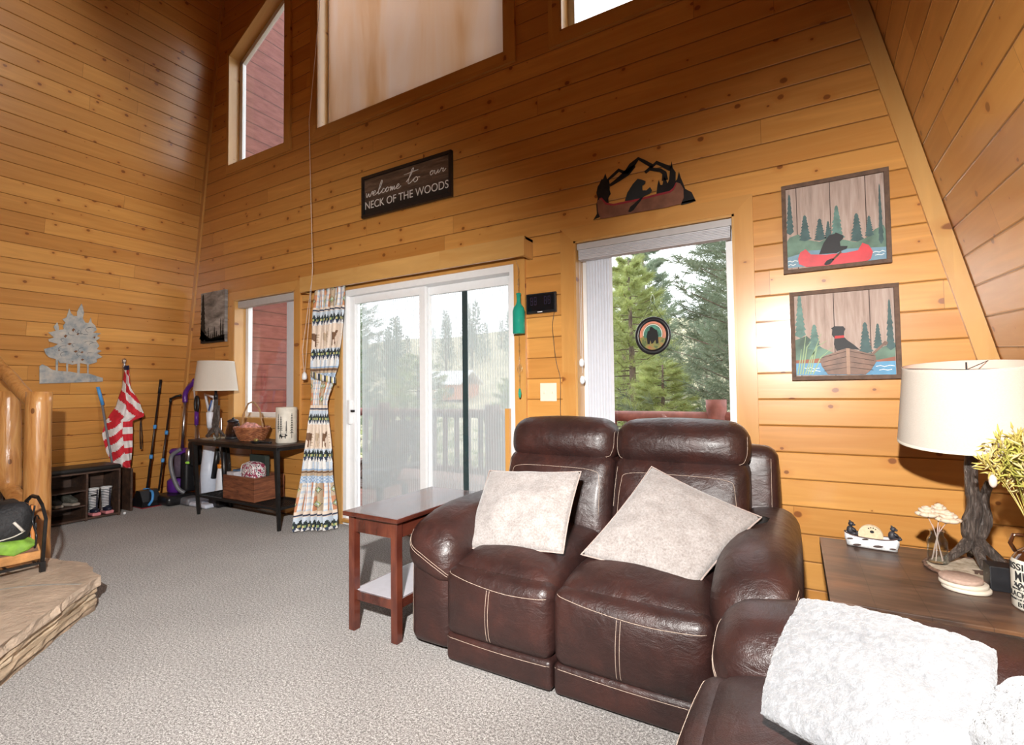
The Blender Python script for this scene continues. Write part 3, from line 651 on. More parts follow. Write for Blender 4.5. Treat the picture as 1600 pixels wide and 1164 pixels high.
def painting(label, quad, hill, water, trees, waves, mw):
    xs_ = [p[0] for p in quad]; zs_ = [p[1] for p in quad]
    x0 = (xs_[0]+xs_[3])/2; x1 = (xs_[1]+xs_[2])/2; z1 = (zs_[0]+zs_[1])/2; z0 = (zs_[2]+zs_[3])/2
    t = thing('wooden_painting', label, 'picture', (x0, 0, z0)); w = .022
    obj('board', bx(x0+w, x1-w, -.020, -.004, z0+w, z1-w), M_board, t)
    for q in ((x0, x1, z1-w, z1), (x0, x1, z0, z0+w), (x0, x0+w, z0+w, z1-w), (x1-w, x1, z0+w, z1-w)):
        obj('frame_rail', bx(q[0], q[1], -.034, -.001, q[2], q[3], bev=.002), M_oldwood, t)
    def clip(P): return [(min(max(x, x0+w), x1-w), min(max(z, z0+w), z1-w)) for x, z in P]
    obj('shore', wallcut(clip(hill), -.0205, .0006), M_phill, t)
    obj('lake', wallcut(clip(water), -.0212, .0006), mw, t)
    for i, (x, zt, xb, zb, wd) in enumerate(trees):
        pale = (i == 4 and hill is P_['hill1']) or (i < 2 and hill is P_['hill2'])
        obj('painted_pine', conifer(nb(), min(max(x, x0+w+.004), x1-w-.02), zt, zb, min(wd, x1-w-x, x-x0-w+.004) if min(x1-w-x, x-x0-w) > .005 else wd*.4, -.0218, .0006, 8, i), M_ptree2 if pale else M_ptree, t)
    for q in waves: obj('wave_stroke', ribbon(nb(), clip(q), .0035, -.0226, .0005), M_foam, t)
    return t
t = painting('wooden picture of a black bear in a red canoe, upper one right of the window', P_['p1'], P_['hill1'], P_['water1'], P_['t1'], P_['w1'], M_pw)
obj('red_canoe', wallcut(P_['canoe'], -.0235, .003), plain('red_canoe_paint', (.58,.018,.03), .45, var=.15), t)
M_bearb = plain('soft_black_paint', (.014,.014,.016), .6)
obj('black_bear', wallcut(P_['bear'], -.0235, .003), M_bearb, t)
bm = nb(); wallcut(P_['blade'], -.027, .002, bm); obj('paddle_blade', bm, M_bearb, t)
bm = nb(); wallcut(P_['shaft'], -.027, .002, bm); obj('paddle_shaft', bm, M_oldwood, t)
t = painting('wooden picture of a black dog in a rowboat, lower one above the right lamp', P_['p2'], P_['hill2'], P_['water2'], P_['t2'], P_['w2'], M_pw2)
obj('shoreline', wallcut(P_['land2'], -.0215, .0006), plain('rust_shoreline', (.32,.13,.09), .7), t)
obj('black_dog', wallcut(P_['dog'], -.0225, .003), M_bearb, t); obj('red_collar', wallcut(P_['collar'], -.026, .001), plain('collar_red', (.5,.03,.03), .6), t)
M_boat = plain('brown_boat_wood', (.17,.085,.05), .5, var=.3, scale=20)
obj('oar', wallcut(P_['oar'], -.0225, .003), M_boat, t)
bo = obj('rowboat', wallcut(P_['boat'], -.0255, .004), M_boat, t); obj('stem_post', wallcut(P_['stem'], -.0297, .003), plain('tan_boat_wood', (.30,.17,.10), .5), bo)
bb = P_['boat']; cxm = (P_['stem'][0][0]+P_['stem'][1][0])/2; bm = nb()
xl_ = bb[0][0]; xr_ = bb[5][0]; zt_ = bb[2][1]; zb_ = bb[7][1]
for k in range(1, 5):
    f = k/5
    ribbon(bm, [(lerp(xl_, cxm, .04+f*.10), lerp(zt_-.02, zb_, f)-.002), (cxm-.006, lerp(zt_, zb_, f)+.012)], .0022, -.0296, .0004)
    ribbon(bm, [(lerp(xr_, cxm, .04+f*.10), lerp(zt_-.02, zb_, f)-.002), (cxm+.008, lerp(zt_, zb_, f)+.012)], .0022, -.0296, .0004)
obj('plank_lines', bm, plain('dark_line_paint', (.03,.015,.01), .7), bo)
bm = nb(); q = P_['p2'][3]
for k in range(7): ribbon(bm, [(q[0]+.03+.012*k, q[1]+.03), (q[0]+.045+.016*k, q[1]+.12+.03*(k % 3)), (q[0]+.05+.024*k, q[1]+.17+.04*((k*2) % 3))], [.006, .005, .002], -.0232, .0004)
obj('reeds', bm, plain('pale_reed_paint', (.30,.42,.22), .6), t)
# welcome sign
SG = K['SIGN']; s = thing('welcome_sign', 'black framed sign reading welcome to our neck of the woods high on the front wall', 'sign', (-2.88, 0, 2.8))
x0, x1, z0, z1 = -3.385, -2.365, 2.798, 3.178; w = .028
def sign_mat():
    k = NT('burnt_wood_print', .6); v = k.obj(); sep = k.n('ShaderNodeSeparateXYZ'); k.l(v, sep.inputs[0])
    f = k.noise(k.scale(v, (2, 1, 14)), 2, 5, .65, .5); c = k.ramp(f, [(.3, (.05,.03,.02)), (.5, (.12,.075,.05)), (.75, (.26,.17,.12))])
    k.color(k.mix(k.math('MULTIPLY', k.math('SUBTRACT', 3.02, sep.outputs[2]), 7, clamp=True), c, (.012,.010,.009))); return k.m
obj('board', bx(x0+w, x1-w, -.018, -.002, z0+w, z1-w), sign_mat(), s)
for q in ((x0, x1, z1-w, z1), (x0, x1, z0, z0+w), (x0, x0+w, z0+w, z1-w), (x1-w, x1, z0+w, z1-w)): obj('frame_rail', bx(q[0], q[1], -.032, -.001, q[2], q[3], bev=.002), M_black, s)
def text_obj(body, width, h, loc, mat, parent, name='lettering', ext=.0006, rot=(PI/2, 0, 0), weight=0):
    cu = bpy.data.curves.new('t', 'FONT'); cu.body = body; cu.extrude = ext; cu.offset = weight
    to = bpy.data.objects.new('t', cu); C.objects.link(to); bpy.context.view_layer.update()
    me = bpy.data.meshes.new_from_object(to); bpy.data.objects.remove(to)
    xs_ = [v.co.x for v in me.vertices]; ys_ = [v.co.y for v in me.vertices]
    sx = width/(max(xs_)-min(xs_)); sy = h/(max(ys_)-min(ys_)); x_, y_ = min(xs_), min(ys_)
    R_ = Matrix.Translation(V(loc)) @ __import__('mathutils').Euler(rot).to_matrix().to_4x4()
    for v in me.vertices: v.co = R_ @ V(((v.co.x-x_)*sx, (v.co.y-y_)*sy, v.co.z))
    me.name = name; me.materials.clear(); me.materials.append(mat)
    o = bpy.data.objects.new(name, me); C.objects.link(o)
    if parent: o.parent = parent; o.matrix_parent_inverse = parent.matrix_basis.inverted()
    return o
M_letter = plain('off_white_paint', (.72,.70,.66), .6, var=.04)
text_obj('NECK OF THE WOODS', .945, .068, (-3.347, -.0185, 2.875), M_letter, s)
GL = {'w': ([(0,.9),(.1,.3),(.35,0),(.6,.7),(.8,.1),(1.05,0),(1.35,.9),(1.6,.85)],1.6),'e': ([(0,.35),(.5,.55),(.6,.85),(.35,1),(.1,.5),(.3,.05),(.8,.15),(1.1,.45)],1.1),
 'l': ([(0,.3),(.6,1.6),(.75,2.6),(.5,2.7),(.25,1.2),(.3,.1),(.7,.1),(1.,.5)],1.0),'c': ([(0,.4),(.35,.9),(.6,.85),(.3,.9),(.1,.4),(.4,0),(.9,.35)],.9),
 'o': ([(0,.6),(.35,.95),(.1,.5),(.35,.02),(.75,.4),(.5,.95),(.35,.9),(.8,.8),(1.05,.75)],1.05),'m': ([(0,.7),(.2,.9),(.2,0),(.5,.85),(.6,0),(.95,.85),(1.05,.05),(1.4,.3)],1.4),
 't': ([(0,.5),(.5,1.4),(.85,2.7),(.6,2.6),(.35,.9),(.4,.05),(.8,.2),(1.1,.6)],1.1),'u': ([(0,.8),(.1,.2),(.4,0),(.75,.8),(.8,.1),(1.15,.3)],1.15),'r': ([(0,.3),(.3,.95),(.4,.7),(.75,.8),(.65,.2),(.95,.1),(1.3,.6)],1.3)}
def script_word(bm, word, x, z, s_, wdt, y):
    tot = sum(GL[c_][1] for c_ in word); kx = wdt/tot; pts = []
    for c_ in word:
        pts += [(x+px*kx+pz*s_*.25, y, z+pz*s_) for px, pz in GL[c_][0]]; x += GL[c_][1]*kx
    tube(bm, smoothpts(pts, 4), .0032, 5)
for w_, x_, z_, h_, l_ in (('welcome', -3.34, 2.985, .042, .42), ('to', -2.86, 3.0, .045, .15), ('our', -2.60, 3.02, .038, .17)):
    bm = nb(); script_word(bm, w_, x_, z_, h_, l_, -.0195); obj('script_word', bm, M_letter, s, True)
obj('script_crossbar', tube(nb(), [(-2.88, -.0195, 3.09), (-2.72, -.0195, 3.10)], .003, 5), M_letter, s, True)
# bear sun catcher on the window glass
s = thing('bear_suncatcher', 'round black framed bear picture hanging on a chain against the large window', 'suncatcher', (-.805, .09, 1.44))
cx, cz, R1 = -.805, 1.568, .118
bm = nb(); prof = []
ring = [(R1-.016+.016*math.cos(q), .010*math.sin(q)) for q in [2*PI*k/10 for k in range(10)]]; n = 48; RR = []
for k in range(n):
    a_ = 2*PI*k/n; RR.append([bm.verts.new((cx+r_*math.cos(a_), .09+h_, cz+r_*1.08*math.sin(a_))) for r_, h_ in ring])
for k in range(n):
    for j in range(10): bm.faces.new((RR[k][j], RR[(k+1)%n][j], RR[(k+1)%n][(j+1)%10], RR[k][(j+1)%10]))
obj('rim', bm, M_black, s, True)
def disc(r0, r1, a0, a1, y, th, cz_=cz, sq=1.08, n=28, cx_=cx):
    P = [(cx_+r1*math.cos(q), cz_+r1*sq*math.sin(q)) for q in [a0+(a1-a0)*k/n for k in range(n+(0 if abs(a1-a0-2*PI) < .01 else 1))]]
    if r0 > 0: P += [(cx_+r0*math.cos(q), cz_+r0*sq*math.sin(q)) for q in [a1-(a1-a0)*k/n for k in range(n+1)]]
    return wallcut(P, y, th)
def leafmix():
    k = NT('mossy_ground_print', .5); v = k.obj(); k.color(k.ramp(k.noise(v, 28, 4, .7), [(.35, (.06,.10,.03)), (.5, (.22,.22,.05)), (.65, (.35,.12,.04))])); return k.m
obj('backing', disc(0, R1-.02, 0, 2*PI, .094, .006), leafmix(), s)
obj('sky_print', disc(0, .060, -.3, PI+.3, .0875, .001, cz+.008), plain('teal_forest_print', (.05,.19,.13), .5, var=.6, scale=40), s)
obj('orange_arch', disc(.068, .086, -.35, PI+.2, .0875, .001, cz+.008), plain('salmon_glass', (.62,.24,.15), .4, var=.2), s)
obj('white_arch', disc(.059, .064, -.3, PI+.1, .0865, .001, cz+.008), M_letter, s)
bp = [(-.035,-.055),(-.04,0),(-.032,.03),(-.02,.036),(-.018,.055),(-.006,.06),(.006,.052),(.018,.04),(.03,.035),(.036,0),(.038,-.05),(.022,-.055),(.018,-.03),(.002,-.05),(-.01,-.055),(-.014,-.03),(-.02,-.055)]
obj('bear_print', wallcut([(cx+x_, cz+z_) for x_, z_ in bp], .0855, .001), M_ink, s)
bm = nb(); top = (cx, .088, 1.795); tube(bm, [(cx-.098, .088, cz+.055), top], .0013, 5); tube(bm, [(cx+.098, .088, cz+.055), top], .0013, 5); obj('chain', bm, M_iron, s)
bm = nb(); lathe(bm, [(0,-.028),(.008,-.026),(.013,-.01),(.012,.012),(.007,.03),(0,.036)], (cx, .105, 1.81), 12); obj('suction_hook', bm, M_clear, s, True)
# weather display + cord, switch plate
s = thing('weather_display', 'black digital display screen mounted on the wall left of the large window', 'display', (-1.58, 0, 1.77))
obj('housing', bx(-1.692, -1.455, -.028, -.002, 1.772, 1.918, bev=.005), M_black, s)
obj('screen', bx(-1.680, -1.468, -.0295, -.028, 1.79, 1.908), plain('dark_lcd', (.006,.007,.009), .12, var=.05, bump=0), s)
M_dim = plain('dim_segments', (.05,.03,.07), .4)
bm = nb()
for gx in (-1.655, -1.625, -1.545, -1.515):
    for zz in (1.835, 1.862, 1.889): box(bm, gx, gx+.018, -.0300, -.0296, zz-.0015, zz+.0015)
    for xx in (gx, gx+.016): box(bm, xx, xx+.002, -.0300, -.0296, 1.837, 1.887)
obj('digits', bm, M_dim, s)
obj('badge', bx(-1.60, -1.56, -.0300, -.0282, 1.778, 1.784), M_white, s)
bm = nb(); tube(bm, smoothpts([(-1.475, -.01, 1.772), (-1.49, -.01, 1.68), (-1.482, -.01, 1.55), (-1.462, -.01, 1.40), (-1.435, -.01, 1.29), (-1.438, -.01, 1.10), (-1.436, -.01, .9)], 5), .0022, 6); obj('power_cord', bm, M_black, s, True)
s = thing('switch_plate', 'cream double switch plate on the wall above the left headrest', 'light switch', (-1.53, 0, 1.2))
obj('plate', bx(-1.597, -1.468, -.007, -.001, 1.135, 1.265, bev=.002), M_cream, s)
for k, x_ in enumerate((-1.564, -1.50)):
    obj('toggle', bx(x_-.005, x_+.005, -.018, -.006, 1.19, 1.21, bev=.002), M_cream, s)
# wind chime made of a green bottle
s = thing('bottle_chime', 'green glass bottle wind chime with beads hanging right of the sliding door', 'wind chime', (-1.72, -.08, 1.15))
GB = glass('green_bottle_glass', (.28,.74,.58), 1.6); cx, cy = -1.724, -.085
k_ = NT('green_bottle_glass_body', .06); k_.color((.04,.55,.40)); k_.b.inputs['Transmission Weight'].default_value = .55; k_.b.inputs['IOR'].default_value = 1.3; k_.bump(k_.noise(k_.obj(), 18, 2), .3, .01); GB = k_.m
bm = nb(); lathe(bm, [(0,.0),(.041,.0),(.045,.006),(.045,.165),(.038,.192),(.020,.215),(.015,.235),(.015,.285),(.018,.287),(.018,.297),(.013,.297),(.011,.24),(.016,.212),(.034,.188),(.040,.163),(.040,.012),(0,.010)], (cx, cy, 1.625), 28); obj('bottle', bm, GB, s, True)
bm = nb()
for k in range(9):
    z = 1.93+k*.022; pl = [(cx+(.005*math.cos(q) if k % 2 else 0), cy+(0 if k % 2 else .005*math.cos(q)), z+.012*math.sin(q)) for q in [2*PI*j/10 for j in range(10)]]; tube(bm, pl, .0012, 5, closed=True)
tube(bm, [(cx, cy, 2.11), (cx, -.13, 2.17)], .001, 5); tube(bm, [(cx, cy, 1.62), (cx, cy, 1.235)], .001, 5)
for z in (1.325, ): tube(bm, [(cx+.022*math.cos(q), cy, z+.05+.028*math.sin(q)) for q in [2*PI*j/20 for j in range(20)]], .0012, 5, closed=True)
obj('chain', bm, M_chrome, s, True)
for z, r_ in ((1.99,.010),(2.02,.008),(1.545,.009),(1.50,.010),(1.445,.008),(1.378,.013),(1.32,.010),(1.285,.008)):
    b_ = nb(); bmesh.ops.create_icosphere(b_, subdivisions=2, radius=r_); bmesh.ops.translate(b_, verts=b_.verts, vec=(cx, cy, z)); obj('bead', b_, M_clear, s, True)
bm = nb(); lathe(bm, [(0,-.038),(.008,-.03),(.011,0),(.007,.03),(0,.036)], (cx, cy, 1.195), 12); obj('drop', bm, GB, s, True)
# ---------------------------------------------------------------- leather sofas
def leather_mat():
    k = NT('brown_leather', .36); v = k.obj()
    f = k.noise(v, 5.5, 4, .65, .3); g = k.noise(v, 22, 3, .6)
    c = k.ramp(f, [(.30, (.017,.0078,.0072)), (.5, (.028,.0108,.0092)), (.72, (.050,.016,.012))]); c = k.mix(k.math('MULTIPLY', g, .35), c, (.030,.012,.010))
    k.color(c); vo = k.n('ShaderNodeTexVoronoi'); vo.inputs['Scale'].default_value = 260; k.l(v, vo.inputs['Vector'])
    h = k.math('ADD', k.math('MULTIPLY', vo.outputs['Distance'], .10), k.math('MULTIPLY', k.noise(v, 13, 3, .5, .6), 1.0))
    k.bump(k.math('ADD', h, k.math('MULTIPLY', k.noise(k.scale(v, (5, 2.2, 9)), 2.2, 5, .62, 1.8), .85)), .30, .018)
    k.l(k.math('ADD', .28, k.math('MULTIPLY', g, .30)), k.b.inputs['Roughness'])
    k.b.inputs['Coat Weight'].default_value = .12; k.b.inputs['Coat Roughness'].default_value = .25
    return k.m
M_leather = leather_mat()
def snap(tree, pts, d, lift=.0012, back=.6):
    d = V(d).normalized(); out = []
    for p in pts:
        p = V(p); h = tree.ray_cast(p-d*back, d)
        if h[0] is not None: out.append(h[0]-d*lift)
    return out
def sofa(label, T, W, mid, cat='sofa', nm='leather_loveseat', droop=1.0, adz=0.0):
    root = thing(nm, label, cat, T @ V((W/2, .6, 0)))
    def part(name, bm, parent=root, mat=M_leather, smooth=True):
        bm.transform(T); return obj(name, bm, mat, parent, smooth)
    def stitches(parent, tree, lines):
        bm = nb()
        for pts, d in lines:
            pts = smoothpts(pts, 8) if len(pts) > 2 else [V(pts[0]).lerp(V(pts[1]), k/30) for k in range(31)]
            q = snap(tree, pts, d)
            if len(q) > 2: tube(bm, q, .0010, 5)
        if bm.verts: part('stitching', bm, parent, M_thread)
        else: bm.free()
    def mk(name, *a, lines=(), extra=None, **k):
        bm = nb(); sbox(bm, *a, **k)
        if extra: extra(bm)
        tree = BVHTree.FromBMesh(bm); p = part(name, bm)
        if lines: stitches(p, tree, lines)
        return p
    mk('frame', .05, W-.05, .10, 1.12, .03, .32, r=.03)
    def lean(p):  return V((p.x, p.y+max(0, p.z-.42)*.30, p.z))
    mk('back_shell', .075, W-.075, .90, 1.06, .06, .93, r=.06, f=lambda p: V((p.x, p.y+max(0, p.z-.3)*.13, p.z-.03*abs((p.x-W/2)/(W/2))**4)), puff=(.01,.01,.01),
       lines=[([(W-.105, 1.0, z) for z in (.60,.70,.80,.86)], (0,1,0)), ([(.105, 1.0, z) for z in (.60,.70,.80,.86)], (0,1,0))])
    for (a, b) in ((.255, mid), (mid, W-.255)):
        w = b-a; a0, b0 = a, b
        def seat_f(p, a=a, w=w):
            t = max(0, (.30-p.y)/.30); return V((p.x, p.y, p.z-.055*t*t*(1 if p.z > .36 else 0)-.012*math.cos((p.x-a)/w*2*PI)*(1-t)))
        mk('seat_cushion', a+.002, b-.002, .005, .80, .24, .485, r=.085, n=8, f=seat_f, puff=(.004,.010,.022))
        mk('footrest_panel', a+.003, b-.003, -.012, .16, .125, .425, r=.05, n=9, puff=(.003,.030,.004),
           lines=[([(a+.015, 0, .405), (a+w*.3, 0, .385), (a+w*.65, 0, .372), (b-.02, 0, .378)], (0,1,0)),
                  ([(a+w*.46, 0, .372), (a+w*.455, 0, .27), (a+w*.45, 0, .15)], (0,1,0)), ([(a+w*.485, 0, .372), (a+w*.48, 0, .27), (a+w*.475, 0, .15)], (0,1,0))])
        mk('base_panel', a+.004, b-.004, -.004, .12, .012, .135, r=.022, n=8, puff=(0,.006,0), lines=[([(a+.012, 0, .118), (a+w*.5, 0, .112), (b-.012, 0, .114)], (0,1,0))])
        a, b = (.125, mid) if a0 < .3 else (mid, W-.19); w = b-a
        mk('back_cushion', a+.004, b-.004, .66, .90, .40, .86, r=.07, n=9, f=lean, puff=(.004,.045,0),
           lines=[([(a+.05, .7, .55), (a+.06, .7, .72), (a+.10, .7, .775), (a+w*.5, .7, .785), (b-.10, .7, .775), (b-.06, .7, .72), (b-.05, .7, .55)], (0,1,0)), ([(a+.02, .7, .60), (a+.022, .7, .70), (a+.03, .7, .80)], (0,1,0))])
        mk('headrest', a+.001, b-.001, .80, 1.02, .805, 1.048, r=.095, n=8, puff=(.004,.035,.012), f=lambda p, a=a, w=w: V((p.x, p.y+(p.z-.9)*.10, p.z-.010*((p.x-a-w/2)/(w/2))**2)),
           lines=[([(a+.010, .8, .98), (a+.016, .8, .875), (a+.07, .8, .838), (a+w*.5, .8, .828), (b-.07, .8, .838), (b-.016, .8, .875), (b-.010, .8, .98)], (0,1,0))])
    for s in (0, 1):
        fx = (lambda x: x) if s == 0 else (lambda x: W-x)
        def body_f(p, fx=fx): return V((fx(p.x), p.y+.02*(p.z-.3), p.z+adz*p.z))
        def pad_f(p, fx=fx):
            t = max(0, (.34-p.y)/.34); inner = max(0, min(1, (p.x-.02)/.24))
            return V((fx(p.x), p.y, p.z+adz-.085*droop*t*t-.055*inner**2*(1 if p.z < .55 else .5)-.02*t*inner))
        bm = nb(); sbox(bm, .012, .258, .035, .95, .02, .54, r=.055, n=6, f=body_f, puff=(.012,.012,0))
        if s: bmesh.ops.reverse_faces(bm, faces=bm.faces)
        tree = BVHTree.FromBMesh(bm); p = part('arm', bm)
        stitches(p, tree, [([(fx(.025), 0, .40), (fx(.020), 0, .25), (fx(.028), 0, .06)], (0,1,0))])
        bm = nb(); sbox(bm, -.012, .278, .012, 1.0, .42, .635, r=.095, n=8, f=pad_f, puff=(.006,.012,.012))
        if s: bmesh.ops.reverse_faces(bm, faces=bm.faces)
        tree = BVHTree.FromBMesh(bm); p = part('arm_pad', bm)
        stitches(p, tree, [([(fx(-.001), 0, .545), (fx(.03), 0, .495), (fx(.12), 0, .455), (fx(.20), 0, .415), (fx(.245), 0, .375), (fx(.268), 0, .34)], (0,1,0)),
                           ([(fx(-.001), 0, .53), (fx(.03), 0, .482), (fx(.12), 0, .442), (fx(.20), 0, .402), (fx(.245), 0, .362)], (0,1,0))])
    return root
T1 = Matrix.Translation((-1.65, -1.40, 0))
sofa('dark brown leather reclining loveseat standing under the large window', T1, 1.645, .785)
T2 = Matrix(((0, 1, 0, -.235), (-1, 0, 0, -1.43), (0, 0, 1, 0), (0, 0, 0, 1)))
sofa('dark brown leather sofa cut off at the lower right corner, white cushion over its arm', T2, 1.645, .82, nm='leather_sofa', droop=.45, adz=-.050)

# ---------------------------------------------------------------- pillows and throws
def fuzzy(name, a, b, rough=.95, sc=90, bd=.012, st=.9):
    k = NT(name, rough, spec=.2); v = k.obj(); f = k.noise(v, sc, 3, .7); g = k.noise(v, sc*.22, 2)
    k.color(k.ramp(k.math('ADD', k.math('MULTIPLY', f, .7), k.math('MULTIPLY', g, .3)), [(.35, a), (.65, b)])); k.bump(f, st, bd); k.b.inputs['Sheen Weight'].default_value = .3; return k.m
def quadpillow(cs, th, N=34, pinch=.05, lump=.006, fz=0, seed=0, exp=.55, down=1.0, corner=.0):
    a, b, c_, d = [V(p) for p in cs]; nrm = (b-a).cross(d-a).normalized()
    if nrm.z < 0: nrm = -nrm
    bm = nb(); top = {}; bot = {}
    cen = (a+b+c_+d)/4
    for i in range(N+1):
        for j in range(N+1):
            u = i/N; v = j/N
            U, W_ = 2*u-1, 2*v-1
            if corner:                              # round the outline
                k = corner; U2 = U*math.sqrt(max(0, 1-k*W_*W_*.5)); W2 = W_*math.sqrt(max(0, 1-k*U*U*.5)); uu, vv = (U2+1)/2, (W2+1)/2
            else: uu, vv = u, v
            p = a.lerp(b, uu).lerp(d.lerp(c_, uu), vv)
            e = (1-U*U); g = (1-W_*W_)
            p = p.lerp(cen, pinch*((1-abs(U)**2)*abs(W_)**6+(1-abs(W_)**2)*abs(U)**6))
            h = (max(0, e)*max(0, g))**exp
            nz = noise.noise(p*9+V((seed, 0, 0)))*lump*4*h
            z = noise.noise(p*55+V((0, seed, 0)))*fz+noise.noise(p*130)*fz*.6
            rim = i in (0, N) or j in (0, N)
            t = bm.verts.new(p+nrm*(th*h+nz+z)); top[i, j] = t
            bot[i, j] = t if rim else bm.verts.new(p-nrm*th*h*down+nrm*(-nz))
    for i in range(N):
        for j in range(N):
            bm.faces.new((top[i,j], top[i+1,j], top[i+1,j+1], top[i,j+1]))
            q = (bot[i,j], bot[i,j+1], bot[i+1,j+1], bot[i+1,j])
            try: bm.faces.new(q)
            except ValueError: pass
    bmesh.ops.recalc_face_normals(bm, faces=bm.faces)
    return bm, [top[i,0].co.copy() for i in range(N+1)]+[top[N,j].co.copy() for j in range(1,N+1)]+[top[i,N].co.copy() for i in range(N-1,-1,-1)]+[top[0,j].co.copy() for j in range(N-1,0,-1)]
M_pil = fuzzy('oatmeal_chenille', (.22,.195,.183), (.37,.345,.333), sc=120, bd=.004, st=.5)
M_pipe = fuzzy('pinkish_piping', (.30,.23,.20), (.42,.34,.31), sc=80, bd=.003)
def pillow(label, cs, th, **k):
    t = thing('throw_pillow', label, 'pillow', V(cs[2]), 'throw pillows on the loveseat')
    bm, rim = quadpillow(cs, th, **k); obj('cover', bm, M_pil, t, True)
    bm = nb(); tube(bm, rim, .0035, 6, closed=True); obj('piping', bm, M_pipe, t, True)
    return t
def shift(cs, d): return [V(p)+V(d) for p in cs]
pillow('oatmeal throw pillow propped squarely on the left seat of the loveseat', shift(K['PIL1'], (0, -.0, .01)), .075, pinch=.04, seed=1)
t = pillow('oatmeal throw pillow tilted on its corner on the right seat of the loveseat', shift(K['PIL2'], (0, 0, .01)), .075, pinch=.05, seed=5)
bm = nb(); bmesh.ops.create_icosphere(bm, subdivisions=3, radius=.018); bmesh.ops.scale(bm, vec=(1.5, .25, .8), verts=bm.verts)
P2 = [V(p) for p in K['PIL2']]; pm = P2[2].lerp(P2[3], .12).lerp(P2[1], .06)
t = thing('dark_cushion', 'black cushion mostly hidden behind the tilted pillow', 'pillow', (-.2, -.8, .6))
bm.free()
q, rim = quadpillow([(-.52,-.80,.76), (-.105,-.80,.655), (-.12,-.92,.60), (-.50,-1.0,.50)], .03, N=20); obj('cover', q, plain('black_cloth', (.01,.01,.011), .9), t, True)
M_sherpa = fuzzy('white_sherpa', (.165,.170,.180), (.245,.252,.265), sc=60, bd=.012, st=.7)
t = thing('sherpa_throw', 'fluffy white sherpa cushion lying over the arm of the corner sofa', 'cushion', K['THROW'][3])
bm, rim = quadpillow(K['THROW'], .035, N=110, pinch=-.02, lump=.004, fz=.0045, seed=3, exp=.30, corner=.26); obj('pile', bm, M_sherpa, t, True)
t = thing('sherpa_throw', 'fluffy white sherpa cushion cut off by the lower right corner of the photo', 'cushion', K['THROW2'][3])
bm, rim = quadpillow(K['THROW2'], .04, N=70, pinch=-.02, lump=.004, fz=.004, seed=9, exp=.3, corner=.2); obj('pile', bm, M_sherpa, t, True)

# ---------------------------------------------------------------- cherry side table
def cherry():
    k = NT('cherry_wood', .22); v = k.obj(); f = k.noise(k.scale(v, (9, .9, 2.2)), 2, 4, .5, .3)
    k.color(k.ramp(f, [(.3, (.035,.009,.006)), (.5, (.075,.018,.011)), (.7, (.13,.034,.018))])); k.b.inputs['Coat Weight'].default_value = .4; return k.m
M_cherry = cherry()
t = thing('side_table', 'narrow cherry brown side table with a lower shelf left of the loveseat', 'side table', (-1.85, -1.03, 0))
x0, x1, y0, y1 = -2.04, -1.665, -1.42, -.70
obj('tabletop', bx(x0, x1, y0, y1, .582, .605, bev=.006), M_cherry, t)
bm = nb()
for q in ((x0+.035, x1-.035, y0+.03, y0+.048), (x0+.035, x1-.035, y1-.048, y1-.03), (x0+.03, x0+.048, y0+.035, y1-.035), (x1-.048, x1-.03, y0+.035, y1-.035)): box(bm, q[0], q[1], q[2], q[3], .50, .582)
obj('apron', bm, M_cherry, t)
for sx in (0, 1):
    for sy in (0, 1):
        xx = x0+.022 if sx == 0 else x1-.062; yy = y0+.022 if sy == 0 else y1-.062
        obj('leg', bx(xx, xx+.04, yy, yy+.04, 0, .582, bev=.003), M_cherry, t)
obj('shelf', bx(x0+.045, x1-.045, y0+.045, y1-.045, .185, .203, bev=.003), plain('pale_shelf_board', (.44,.42,.46), .35, var=.05), t)
bm = nb()
for q in ((x0+.06, x1-.06, y0+.034, y0+.048), (x0+.06, x1-.06, y1-.048, y1-.034), (x0+.034, x0+.048, y0+.06, y1-.06), (x1-.048, x1-.034, y0+.06, y1-.06)): box(bm, q[0], q[1], q[2], q[3], .155, .20)
obj('shelf_rail', bm, M_cherry, t)

# ---------------------------------------------------------------- rustic end table
def rustic():
    k = NT('dark_rustic_planks', .38); v = k.obj()
    f = k.noise(k.scale(v, (1.3, 9, 9)), 2, 5, .6, 1.1); g = k.noise(v, 3.2, 3, .6)
    c = k.ramp(f, [(.28, (.028,.015,.010)), (.5, (.075,.043,.030)), (.72, (.15,.085,.055))])
    c = k.mix(k.ramp(g, [(.5, 0.), (.72, .8)]), c, (.19,.085,.035))
    sep = k.n('ShaderNodeSeparateXYZ'); k.l(v, sep.inputs[0]); e = k.math('ABSOLUTE', k.math('SUBTRACT', k.math('FRACT', k.math('MULTIPLY', sep.outputs[0], 7.1)), .5))
    c = k.mix(k.math('MULTIPLY', k.math('LESS_THAN', e, .008), .6), c, (.01,.006,.004)); k.color(c); k.bump(f, .12, .004); return k.m
M_rustic = rustic()
t = thing('end_table', 'dark rustic plank end table in the right corner behind the sofa arm', 'end table', (.49, -.82, 0))
x0, x1, y0, y1 = .085, .93, -1.215, -.41
obj('tabletop', bx(x0, x1, y0, y1, .462, .50, bev=.004), M_rustic, t)
bm = nb(); box(bm, x0+.06, x1-.06, y0+.05, y0+.075, .36, .462); box(bm, x0+.06, x1-.06, y1-.075, y1-.05, .36, .462); box(bm, x0+.05, x0+.075, y0+.06, y1-.06, .36, .462); box(bm, x1-.075, x1-.05, y0+.06, y1-.06, .36, .462); obj('apron', bm, M_rustic, t)
for sx in (x0+.03, x1-.10):
    for sy in (y0+.03, y1-.10): obj('leg', bx(sx, sx+.07, sy, sy+.07, 0, .462, bev=.004), M_rustic, t)
obj('shelf', bx(x0+.05, x1-.05, y0+.05, y1-.05, .12, .145), M_rustic, t)

